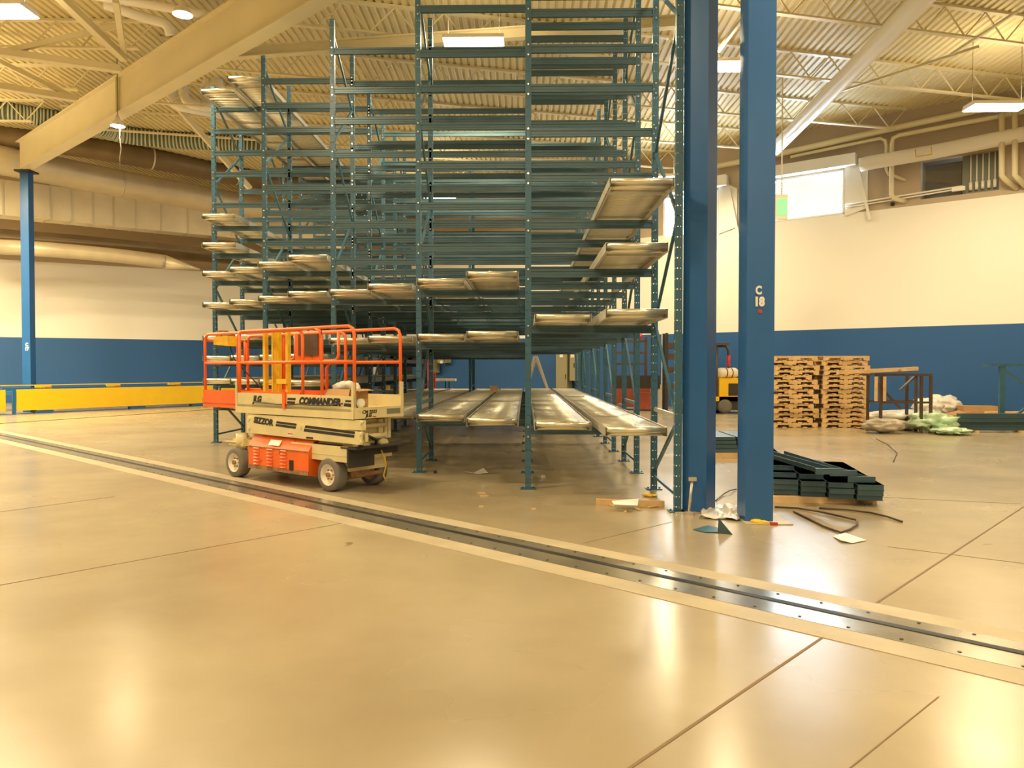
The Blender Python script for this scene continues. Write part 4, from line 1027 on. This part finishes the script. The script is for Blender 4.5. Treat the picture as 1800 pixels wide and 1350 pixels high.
# wrapped bags in front
def bag(px, py, rx, ry, rz, m, seed, label, cat='bag', z=0, name='plastic_bag', rot=0, amp=.25, freq=2.2, sub=4):
    p = atZ(px, py); p.y += ry*.8; o = blob(name, (p.x, p.y, z), rx, ry, rz, m, seed, amp, freq, rot=rot, sub=sub); return tag(o, label, cat)
bag(1562, 763, .50, .30, .17, 'greyplastic', 1, 'grey film wrapped bundle lying under the white one', 'bundle', name='wrapped_bundle')
bag(1600, 758, .40, .35, .14, 'greyplastic', 2, 'small grey wrapped bundle beside the green film', 'bundle', name='wrapped_bundle')
bag(1580, 757, .72, .30, .14, 'plastic', 3, 'long white film wrapped bundle on top of the grey bundle', 'bundle', z=.22, name='wrapped_bundle', rot=-.1, amp=.18)
bag(1598, 735, .80, .3, .12, 'plastic', 8, 'white wrapped bundle behind, under the rusty frame', 'bundle', z=.0, name='wrapped_bundle', amp=.2)
bag(1652, 762, .50, .42, .23, 'greenplastic', 4, 'heap of pale green plastic film on the floor', 'plastic film', name='green_film', amp=.5)
bag(1684, 766, .36, .3, .08, 'greenplastic', 14, 'flat spread edge of pale green film at the right of the heap', 'plastic film', name='green_film', amp=.5)
def sheet(name, pts, label, m, cat, hump=.05, n=14, th=.004, zbase=.004, seed=0, rag=.0):
    """crumpled sheet over a ground quad given by four pixels"""
    Q = [atZ(*p) for p in pts]; b = MB(); vs = []
    for i in range(n+1):
        for j in range(n+1):
            u, v = i/n, j/n; p = Q[0]*(1-u)*(1-v)+Q[1]*u*(1-v)+Q[2]*u*v+Q[3]*(1-u)*v
            h = zbase+hump*abs(noise.noise(Vector((u*3.3+seed, v*3.3, seed))))*2+hump*.4*abs(noise.noise(Vector((u*9, v*9, seed))))
            if rag: p = p+Vector((noise.noise(Vector((u*4, v*4, seed+7))), noise.noise(Vector((u*4, v*4, seed+17))), 0))*rag
            vs.append((p.x, p.y, h))
    fs = [(i*(n+1)+j, (i+1)*(n+1)+j, (i+1)*(n+1)+j+1, i*(n+1)+j+1) for i in range(n) for j in range(n)]
    b.add(vs, fs, True); o = b.build(name, m); md = o.modifiers.new('thickness', 'SOLIDIFY'); md.thickness = th; md.offset = 1
    return tag(o, label, cat)
sheet('plastic_sheet', [(1435, 745), (1535, 751), (1545, 737), (1465, 737)], 'crumpled white plastic sheet on the floor in front of the pallets', 'plastic', 'plastic sheet', .14, seed=3, rag=.2)
sheet('cardboard_scrap', [(1500, 752), (1530, 757), (1538, 748), (1505, 745)], 'flat brown cardboard scrap beside the grey bundle', 'cardboard', 'cardboard scrap', .02, seed=4)
for (px, py, rx, rz, sd, z, lab) in ((1648, 722, .55, .36, 5, .25, 'white rubbish bag behind the rusty frame'), (1672, 720, .50, .32, 6, .55, 'topmost white rubbish bag of the heap'),
                              (1690, 728, .45, .25, 7, .2, 'small white rubbish bag right of the heap'), (1665, 735, .55, .3, 9, 0, 'white rubbish bag at the foot of the heap'), (1640, 738, .4, .3, 10, 0, 'white rubbish bag low beside the frame leg')):
    bag(px, py, rx, .4, rz, 'plastic', sd, lab, z=z, amp=.35)
def slabbox(name, px, py, yaw_, dims, m, label, cat, z=0, tilt=0):
    p = atZ(px, py); t = MB(); c, s_ = math.cos(yaw_), math.sin(yaw_)
    t.frame((p.x, p.y+dims[1]/2, z+dims[2]/2+abs(math.sin(tilt))*dims[0]/2), Vector((c, s_, math.sin(tilt)))*(dims[0]/2), Vector((-s_, c, 0))*(dims[1]/2), (0,0,dims[2]/2)); return tag(t.build(name, m), label, cat)
slabbox('cardboard_box', 1700, 738, .1, (1.3, .6, .10), 'cardboard', 'flattened cardboard box leaning over the rubbish heap', 'box', .0, .22)
slabbox('cardboard_box', 1728, 738, -.2, (.95, .6, .42), 'cardboard', 'brown cardboard box at the right of the rubbish heap', 'box')
slabbox('foam_board', 1722, 712, .0, (1.9, .3, .13), 'paper', 'long white board on the blue wall side of the heap', 'board', .62)
slabbox('cardboard_scrap', 1682, 744, .05, (1.1, .4, .05), 'cardboard', 'flat cardboard strip in front of the rubbish heap', 'cardboard scrap', 0)
slabbox('wooden_board', 1775, 746, 0, (1.2, .2, .06), 'wood', 'pale board lying behind the blue steel frame at the right edge', 'board', .3)
# beam stack and frame at the right edge
p0 = atZ(1682, 760)
for k in range(4):
    b = MB(); b.box(p0.x+.10*(k % 2), p0.x+3.4, p0.y+.04*(k % 2), p0.y+.16+.04*(k % 2), .05+k*.105, .15+k*.105); b.box(p0.x+.10*(k % 2), p0.x+3.4, p0.y-.03, p0.y+.0, .05+k*.105, .07+k*.105)
    tag(b.build('steel_beam', 'beam'), 'teal steel beam in the low stack at the right edge, %s from the floor' % ORD[k+1], 'steel beam', 'teal beams stacked at the right edge')
for k in range(3):
    b = MB(); b.box(p0.x+.4+1.1*k, p0.x+.5+1.1*k, p0.y-.1, p0.y+.3, 0, .05); tag(b.build('wooden_bearer', 'wood'), 'wooden bearer under the low beam stack, %s from the left' % ORD[k+1], 'bearer')
Yf_ = 19.5; f0 = atY(1758, 740, Yf_); ft = atY(1758, 644, Yf_).z
t = thing('steel_trestle', 'tall teal steel trestle frame with diagonal braces at the right edge', 'trestle', (f0.x+1, Yf_, 0))
b = MB(); b.box(f0.x-.03, f0.x+.10, Yf_-.03, Yf_+.05, 0, ft); b.build('leg', 'brace', t)
b = MB(); b.box(f0.x+2.4, f0.x+2.5, Yf_-.03, Yf_+.05, 0, ft); b.build('leg', 'brace', t)
b = MB(); b.box(f0.x-.28, f0.x+2.7, Yf_-.05, Yf_+.35, ft, ft+.07); b.build('top_rail', 'brace', t)
b = MB(); b.bar((f0.x+.1, Yf_, ft-.1), (f0.x+1.3, Yf_, ft*.42), .05); b.build('diagonal_brace', 'brace', t)
b = MB(); b.bar((f0.x+.1, Yf_, .15), (f0.x+1.3, Yf_, ft*.66), .05); b.build('diagonal_brace', 'brace', t)

# ---------------------------------------------------------------- near stack of blue beams behind the columns
base = atZ(1555, 893); yw = .16
dirx = Vector((math.cos(-.06), math.sin(-.06), 0)); diry = Vector((.20, .98, 0)).normalized()
origin = Vector((base.x-1.32, base.y+.05, 0))
def bx(u, v0, ln, z, wdt=.275, hgt=.060, dy=diry):
    """hollow C section with its open end towards the camera"""
    b = MB(); c = origin+dirx*u+dy*(v0+ln/2)+Vector((0,0,z+hgt/2)); s_ = dy.cross(Vector((0,0,1))).normalized()
    b.frame(c, dy*(ln/2), s_*(wdt/2), (0,0,hgt/2)); b.frame(c+Vector((0,0,hgt/2-.003)), dy*(ln/2+.006), s_*(wdt/2+.006), (0,0,.003)); b.frame(c-Vector((0,0,hgt/2-.003)), dy*(ln/2+.006), s_*(wdt/2+.006), (0,0,.003))
    return b
b = MB()
for v in (.35, 1.3, 2.2):
    b = MB(); c = origin+dirx*.62+diry*v; b.frame(c+Vector((0,0,.035)), dirx*.68, diry*.05, (0,0,.035)); tag(b.build('wooden_bearer', 'wood'), 'wooden bearer under the near blue beam stack, %s from the front' % ORD[{.35:1, 1.3:2, 2.2:3}[v]], 'bearer')
cols_ = [(1.17, .10, 3), (.87, .18, 3), (.57, .30, 4), (.27, .42, 5)]
for i, (u, v0, nl) in enumerate(cols_):
    for k in range(nl):
        b = bx(u, v0-.05*k*0+random.uniform(-.04, .04)+(.15*(k-2) if k > 2 else 0), 2.2, .07+k*.064)
        tag(b.build('blue_beam', 'beam'), 'dark blue channel in the near stack, %s row from the right, %s up' % (ORD[i+1], ORD[k+1]), 'steel channel', 'channels stacked behind the near blue column')
for i, (u0, v0, u1, v1, z) in enumerate(((.68, -.05, .05, 2.3, .395), (.90, .25, .42, 2.4, .335), (1.10, .22, .70, 2.2, .268))):
    a = origin+dirx*u0+diry*v0+Vector((0,0,z+.03)); c = origin+dirx*u1+diry*v1+Vector((0,0,z+.03))
    b = MB(); d = (c-a).normalized(); s_ = d.cross(Vector((0,0,1)))
    b.bar(a+s_*.09, c+s_*.09, .006, .055); b.bar(a-s_*.09, c-s_*.09, .006, .055); b.bar(a-Vector((0,0,.024)), c-Vector((0,0,.024)), .18, .006)
    b.frame(a+Vector((0,0,0)), s_*.16, d*.012, (0,0,.034))
    tag(b.build('open_channel', 'beam'), 'open blue channel lying slantwise on the near stack, %s from the left' % ORD[i+1], 'steel channel', 'slanted channels on the near stack')
# farther stack seen between the columns
q0 = atZ(1262, 806)
b = MB(); b.box(q0.x-.1, q0.x+1.0, q0.y, q0.y+.8, 0, .10); tag(b.build('wooden_pallet', 'wood'), 'low wooden pallet under the beam stack seen between the columns', 'pallet')
for k in range(4):
    for j in range(2):
        b = MB(); x = q0.x-.12+j*.52; b.box(x, x+.48, q0.y+.02+.06*k, q0.y+1.5, .10+k*.068, .16+k*.068)
        b2 = b; tag(b2.build('blue_beam', 'beam'), 'blue channel in the stack between the columns, %s side, %s up' % ('left' if j == 0 else 'right', ORD[k+1]), 'steel channel', 'channels stacked beyond the columns')
# black straps on the floor
def floor_tube(name, pts, r, m, label, cat, flat=True):
    W = [atZ(x, y, z) for x, y, z in pts]; out = []
    for i in range(len(W)-1):
        for k in range(4): out.append(W[i].lerp(W[i+1], k/4))
    out.append(W[-1]); b = MB(); b.tube(out, r, 6); return tag(b.build(name, m), label, cat)
floor_tube('black_strip', [(1362, 891, .012), (1400, 893, .02), (1440, 899, .03), (1480, 908, .03), (1506, 914, .03), (1507, 922, .02), (1495, 930, .015), (1478, 936, .015), (1450, 926, .015), (1420, 911, .012), (1395, 899, .012)], .011, 'sheath', 'black plastic strip bent in a loop on the floor before the beam stack', 'strip')
floor_tube('black_strip', [(1440, 893, .012), (1490, 896, .02), (1530, 901, .02), (1560, 908, .02), (1586, 917, .012)], .011, 'sheath', 'black plastic strip pointing right from the beam stack', 'strip')
floor_tube('strapping', [(1540, 771, .012), (1560, 781, .012), (1577, 796, .012), (1570, 812, .012)], .008, 'sheath', 'thin dark strapping curl on the open floor before the green film', 'strap')
floor_tube('strapping', [(1258, 880, .012), (1272, 868, .02), (1283, 862, .04), (1294, 860, .012)], .008, 'sheath', 'thin dark strap on the floor between the columns', 'strap')
# paper etc.
def flat(name, pts, label, m, cat, z=.006, th=.004, lift_=None):
    b = MB(); Q = [atZ(x, y) for x, y in pts]
    P_ = [(q.x, q.y, z+(lift_[i] if lift_ else 0)) for i, q in enumerate(Q)]; b.prism(P_, None, (0,0,th)); return tag(b.build(name, m), label, cat)
flat('paper_sheet', [(1464, 944), (1486, 942), (1523, 951), (1498, 956), (1478, 954)], 'white paper sheet on the floor below the black strip loop', 'paper', 'paper', lift_=[.0, .02, 0, .0, .015])
flat('paper_sheet', [(816, 831), (832, 832), (850, 827), (858, 833), (840, 834)], 'white paper strip on the floor under the rack', 'paper', 'paper', lift_=[.01, .0, .03, .01, 0])
flat('steel_gusset', [(1218, 932), (1244, 925), (1262, 929), (1262, 937), (1240, 937)], 'dark triangular steel gusset lying flat before the columns', 'brace', 'gusset plate')
a = atZ(1264, 940); b = MB(); b.prism([(a.x, a.y+.06, 0), (a.x+.13, a.y, 0), (a.x+.005, a.y+.04, .155)], None, (.003, .012, 0)); tag(b.build('steel_gusset', 'beam'), 'triangular teal gusset plate standing upright before the columns', 'gusset plate')
# hammer leaning on the column
h0 = atZ(1211, 905); h0.z = .03; h1 = atY(1217, 842, h0.y+.03)
t = thing('sledge_hammer', 'pale long-handled hammer leaning upright on the blue column', 'hammer', h0)
b = MB(); b.tube([h0, h1], .016, 10); b.build('handle', 'aluminium', t)
b = MB(); b.frame(h1, (.042, 0, 0), (0, .022, 0), (0, 0, .022)); b.build('head', 'aluminium', t)
b = MB(); b.frame(h0-Vector((0,0,.01)), (.04, 0, 0), (0, .03, 0), (0, 0, .02)); b.build('foot_block', 'aluminium', t)
# plastic film between the columns
sheet('clear_film', [(1228, 912), (1300, 916), (1296, 892), (1250, 890)], 'crumpled clear film on the floor between the two blue columns', 'plastic', 'plastic film', .06, seed=9, rag=.06)
for (px, py, sd, lab) in ((1333, 919, 1, 'yellow work glove at the foot of the nearer blue column'), (1140, 872, 2, 'yellow work glove beside the wooden board')):
    p = atZ(px, py+1); t = thing('work_glove', lab, 'glove', p)
    blob('palm', (p.x-.02, p.y, 0), .06, .045, .022, 'yellow', sd, .2, sub=3, parent=t)
    b = MB()
    for k in range(4): b.tube([(p.x+.02, p.y-.03+.02*k, .015), (p.x+.07, p.y-.035+.024*k, .018), (p.x+.11-.01*abs(k-1.5), p.y-.04+.026*k, .012)], [.011, .010, .008], 8)
    b.tube([(p.x-.02, p.y-.035, .014), (p.x+.02, p.y-.065, .014)], [.012, .009], 8); b.build('fingers', 'yellow', t)
p = atZ(1360, 923); b = MB(); b.frame((p.x, p.y, .015), (.035, 0, 0), (0, .02, 0), (0, 0, .015)); tag(b.build('brick_chip', 'decalr'), 'small dark red chip at the foot of the nearer column', 'chip')
# wooden board with paper and splinters
a = atZ(1048, 887); c = atZ(1168, 891)
b = MB(); b.bar((a.x, a.y, .035), (c.x, c.y, .035), .04, .07); tag(b.build('wooden_board', 'wood'), 'short wooden board on the floor in front of the rack\'s right bay', 'board')
random.seed(5)
t = thing('crumpled_paper', 'torn white paper draped over the wooden board', 'paper', atZ(1097, 890))
Q = [(1075, 880, .10), (1122, 876, .10), (1120, 888, .08), (1110, 893, .02), (1080, 893, .02), (1078, 886, .08)]
b = MB(); b.add([atZ(x, y, z)+Vector((0, -.03, 0)) for x, y, z in Q], [(0,1,2,5), (5,2,3,4)]); o = b.build('sheet', 'paper', t); md = o.modifiers.new('t', 'SOLIDIFY'); md.thickness = .004
for i, (x0_, y0_, x1_, y1_) in enumerate(((1098, 892, 1099, 901), (1108, 892, 1126, 898), (1066, 887, 1090, 893), (1140, 893, 1156, 891))):
    a = atZ(x0_, y0_); c = atZ(x1_, y1_); b = MB(); b.bar((a.x, a.y, .010), (c.x, c.y, .008), .035, .012); tag(b.build('wood_splinter', 'wood'), 'pale wood splinter by the board, %s one' % ('pointing at the viewer', 'pointing lower right', 'at the left end', 'at the right end')[i], 'splinter', 'splinters by the board')
for i, (px, py) in enumerate(((955, 840), (765, 832))):
    p = atZ(px, py); b = MB(); b.frame((p.x, p.y, .02), (.022, .01, 0), (-.01, .022, 0), (0, 0, .02)); tag(b.build('paper_ball', 'paper' if i == 0 else 'darksteel'), ('white scrap beside the centre rack post foot', 'small dark scrap left of the paper strip')[i], 'scrap')
for i, (px, py) in enumerate(((846, 867), (851, 872), (846, 891), (938, 895), (1052, 798))):
    p = atZ(px, py); b = MB(); b.frame((p.x, p.y, .006), (.05 if i < 2 else .025, .01, 0), (-.004, .012, 0), (0, 0, .006)); tag(b.build('wood_chip', 'wood'), 'tiny pale wood chip on the floor, '+('nearest the white paper strip', 'just below the topmost one', 'nearest the floor track', 'right of the centre post foot', 'between the right frames')[i], 'chip', 'wood chips before the rack')

# ---------------------------------------------------------------- things behind the rack and forklifts
def fl(px, py): return atZ(px, py)
# yellow forklift, rear seen between the columns
fp = atZ(1278, 727); fx, fy = fp.x, fp.y
k_ = fy/F
t = thing('forklift', 'yellow forklift with a gas bottle parked between the blue columns', 'forklift', (fx, fy+.6, 0))
def fX(px): return (px-923)/F*fy*1.0
def fZ(py): return EYE+(647-py)*fy/F
xl, xr = fX(1258), fX(1296); zt = fZ(665); zb = fZ(705)
b = MB(); b.box(xl+.10, xr+.5, fy, fy+1.1, zb, zt); b.box(xl-.6, xr+.5, fy, fy+1.1, zb, zb+.16); b.build('body', 'forkyellow', t)
b = MB(); b.box(xl+.42, xr+.45, fy-.02, fy, zb+.20, zt-.18); b.build('engine_opening', 'darksteel', t)
b = MB(); b.box(xl-.5, xr+.4, fy+.05, fy+1.05, .12, zb); b.build('underframe', 'darksteel', t)
for (x, y) in ((xl+.3, fy-.02), (xl+.3, fy+1.0), (xl-1.1, fy-.02), (xl-1.1, fy+1.0)):
    b = MB(); b.ring((x, y+.1, .25), (0,1,0), [(.0, -.1), (.12, -.1), (.25, -.09), (.25, .09), (.12, .1), (0, .1)], 20); b.build('wheel', 'tire', t)
gz = zt+.17
b = MB(); b.ring((xl+.12, fy+.35, gz+.02), (1, .35, 0), [(0, 0), (.10, .0), (.17, .05), (.185, .12), (.185, .70), (.15, .78), (0, .80)], 20); b.build('gas_bottle', 'rim', t, label='cream gas bottle with two straps')
b = MB(); b.ring((xl+.12, fy+.35, gz+.02), (1, .35, 0), [(.19, .28), (.195, .30), (.19, .32)], 20); b.ring((xl+.12, fy+.35, gz+.02), (1, .35, 0), [(.19, .50), (.195, .52), (.19, .54)], 20); b.build('bottle_strap', 'darksteel', t)
zr = fZ(607)
b = MB(); b.tube([(xl+.55, fy+.5, zt), (xl+.55, fy+.5, zr-.2), (xl+.45, fy+.5, zr-.02), (xl-.9, fy+.5, zr), (xl-1.3, fy+.5, zb+.3)], .05, 8); b.tube([(xl+.02, fy+.1, zb), (xl+.02, fy+.1, zr-.05)], .05, 8); b.box(xl-.9, xl+.45, fy+.0, fy+1.0, zr, zr+.08); b.build('overhead_guard', 'sheath', t)
b = MB(); b.tube([(xl+.53, fy+.42, zr-.35), (xl+.53, fy+.42, zr-.75)], .06, 10); b.build('extinguisher', 'red', t, label='red fire extinguisher on the guard post')
b = MB(); b.box(xl-.7, xl-.2, fy+.3, fy+.8, zb+.16, zb+.5); b.box(xl-.25, xl-.15, fy+.3, fy+.8, zb+.5, zb+.95); b.build('seat', 'black', t)
b = MB(); 
for y in (fy+.25, fy+.75): b.box(xl-1.75, xl-1.65, y, y+.08, .05, fZ(585))
b.box(xl-1.75, xl-1.7, fy+.25, fy+.83, 1.2, 1.28); b.build('mast', 'darksteel', t)
b = MB(); 
for y in (fy+.3, fy+.7): b.box(xl-2.8, xl-1.75, y, y+.1, .06, .10)
b.build('fork', 'darksteel', t)
# orange reach truck behind right rack frames
gy = 28.6; s_ = gy/F
def gX(px): return (px-923)/F*gy
def gZ(py): return EYE+(647-py)*gy/F
t = thing('reach_truck', 'orange warehouse truck with black mast behind the right rack frames', 'truck', (gX(1115), gy, 0))
b = MB(); b.box(gX(1078), gX(1142), gy, gy+.9, .12, gZ(683)); b.box(gX(1122), gX(1142), gy-.25, gy, .05, gZ(690)); b.build('body', 'forkorange', t)
b = MB(); b.box(gX(1078), gX(1160), gy+.05, gy+.8, gZ(683), gZ(660)); b.build('battery_cover', 'darksteel', t)
b = MB()
for px in (1083, 1118, 1137): b.box(gX(px)-.05, gX(px)+.05, gy+.3, gy+.4, gZ(660), gZ(592))
for py in (620, 640, 600): b.box(gX(1083), gX(1137), gy+.3, gy+.38, gZ(py)-.04, gZ(py)+.04)
b.build('mast', 'sheath', t)
for x in (gX(1090), gX(1132)):
    b = MB(); b.ring((x, gy-.02, .14), (0,1,0), [(0, -.05), (.14, -.05), (.14, .05), (0, .05)], 16); b.build('wheel', 'tire', t)
b = MB(); b.cyl((gX(1125), gy+.2, gZ(596)), (gX(1125), gy+.2, gZ(586)), .09, 12); b.build('beacon', 'red', t)
t = thing('white_machine', 'narrow white machine with panels beside the orange truck', 'machine', (gX(1155), gy+.4, 0))
b = MB(); b.box(gX(1151), gX(1158), gy+.4, gy+1.0, 0, gZ(588)); b.build('cabinet', 'paper', t)
b = MB(); b.box(gX(1150), gX(1163), gy+.2, gy+1.0, 0, gZ(676)); b.build('base', 'rim', t)
b = MB(); b.box(gX(1152), gX(1156), gy+.395, gy+.4, gZ(612), gZ(608)); b.build('dark_label', 'decal', t)
t = thing('shelf_stand', 'dark shelf stand against the wall left of the first column', 'stand', (gX(1180), gy+.9, 0))
b = MB(); b.box(gX(1170), gX(1172), gy+.9, gy+1.0, 0, gZ(583)); b.build('white_pole', 'paper', t)
for py in (606, 626, 650, 680): b = MB(); b.box(gX(1172), gX(1192), gy+.8, gy+1.3, gZ(py)-.12, gZ(py)+.10); b.build('shelf', 'sheath', t)
# cabinets, ladder
def cabinet(px0, px1, py0, py1, label):
    a = rwo((px0+px1)/2, (py0+py1)/2, .3); s_ = abs((rwo(px1, 650, .3)-rwo(px0, 650, .3)).length)/2; zt_ = rwo(px0, py0, .3).z; zb_ = max(0.0, rwo(px0, py1, .3).z)
    t = thing('electrical_cabinet', label, 'cabinet', (a.x, a.y, zb_))
    b = MB(); b.frame((a.x, a.y, (zt_+zb_)/2), RWd*s_, RWn*.22, (0,0,(zt_-zb_)/2)); b.build('case', 'cabinet', t)
    c = Vector((a.x, a.y, 0))+RWn*.225
    b = MB(); b.frame((c.x, c.y, zt_-.28), RWd*.09, RWn*.004, (0,0,.07)); b.build('label_plate', 'decalw', t)
    b = MB(); b.frame(Vector((c.x, c.y, (zt_+zb_)/2))+RWd*(s_-.06), RWd*.015, RWn*.02, (0,0,.10)); b.build('handle', 'darksteel', t)
cabinet(982, 1001, 615, 712, 'tall olive electrical cabinet on the blue wall behind the rack')
cabinet(1006, 1016, 615, 669, 'short olive electrical cabinet beside the tall one')
cabinet(760, 768, 627, 655, 'olive breaker box on the blue wall left of the small one')
cabinet(774, 788, 627, 638, 'small olive junction cabinet on the blue wall seen under the rack')
la = atY(941, 700, 26.3); apex = atY(941, 626, 26.6)
t = thing('step_ladder', 'open aluminium step ladder behind the centre rack post', 'ladder', (apex.x, 26.6, 0))
for (dx0, dx1, dy) in ((-.55, -.70, -.25), (.75, .75, .25)):
    b = MB(); b.bar((apex.x+dx0*.02-.03, 26.6, apex.z), (apex.x+dx0, 26.6+dy, 0), .08, .05); b.bar((apex.x+.06, 26.9, apex.z), (apex.x+dx0, 26.95+dy, 0), .07, .05); b.build('leg_pair', 'aluminium', t)
for k in range(5):
    z = .35+k*.38; f = 1-z/apex.z; b = MB(); b.box(apex.x+.75*f-.04, apex.x+.75*f+.04, 26.6+.25*f, 26.95+.25*f, z, z+.03); b.build('step', 'aluminium', t)
b = MB(); b.bar((apex.x-.45, 26.6, .55), (apex.x+.5, 26.7, .55), .03); b.build('spreader', 'aluminium', t)
# red post, bench board behind
a = atY(763, 690, 27); b = MB(); b.box(a.x-.05, a.x+.05, 27, 27.1, 0, atY(763, 655, 27).z); tag(b.build('red_post', 'red'), 'short red post against the blue wall under the rack', 'post')
t = thing('work_bench', 'pale topped bench behind the rack seen beneath the second beam level', 'bench', (atY(770, 668, 27.4).x, 27.4, 0))
a = atY(738, 668, 27.2); c = atY(800, 668, 27.2); b = MB(); b.box(a.x, c.x, 27.2, 27.8, a.z-.04, a.z+.04); b.build('top', 'rim', t)
for x in (a.x+.1, a.x+.9, c.x-.25): b = MB(); b.box(x, x+.04, 27.3, 27.35, 0, a.z-.04); b.build('leg', 'darksteel', t)
# dark shelving behind the lift
t = thing('dark_shelving', 'dark steel shelving with clutter behind the rack, seen past the lift', 'shelving', (atY(690, 650, 27).x, 27, 0))
xa_ = atY(640, 650, 27).x; xb_ = atY(735, 650, 27).x
for px in (642, 668, 690, 706, 722): x = atY(px, 650, 27).x; b = MB(); b.box(x-.09, x+.05, 27, 27.12, 0, 2.5); b.build('upright', 'darksteel', t)
for z in (.6, 1.25, 1.9): b = MB(); b.box(xa_, xb_, 27, 27.7, z, z+.12); b.build('shelf', 'darksteel', t)
for i, (px, py, w_, h_, m, lab) in enumerate(((664, 642, .16, .22, 'paper', 'white carton on the dark shelving behind the lift'), (680, 668, .14, .12, 'yellow', 'yellow item on the dark shelving behind the lift'), (713, 645, .15, .35, 'cabinet', 'olive box on the dark shelving behind the lift'), (748, 645, .08, .3, 'red', 'red bottle shaped item left of the breaker box'))):
    a = atY(px, py, 27.2); zz = {0: 1.37, 1: .72, 2: 1.37, 3: 0}[i]; hh = h_ if i < 3 else a.z+.35
    b = MB(); b.box(a.x-w_, a.x+w_, 27.15, 27.45, zz, zz+2*hh if i < 3 else hh); tag(b.build('stored_carton' if i != 3 else 'red_cylinder', m), lab, 'carton' if i != 3 else 'cylinder')
# small things on the lowest lanes
a = atY(868, 676, 21.5); b = MB(); b.box(a.x-.11, a.x+.11, 21.5, 21.7, .905, 1.09); tag(b.build('wooden_block', 'wood'), 'small wooden block at the far end of the lowest lanes', 'block')
a = atY(1012, 691, 17.5); b = MB(); b.tube([(a.x-.18, 17.5, .95), (a.x+.20, 17.45, .95)], .035, 10); tag(b.build('paper_roll', 'paper'), 'white paper roll lying on the lowest right roller lane', 'roll')
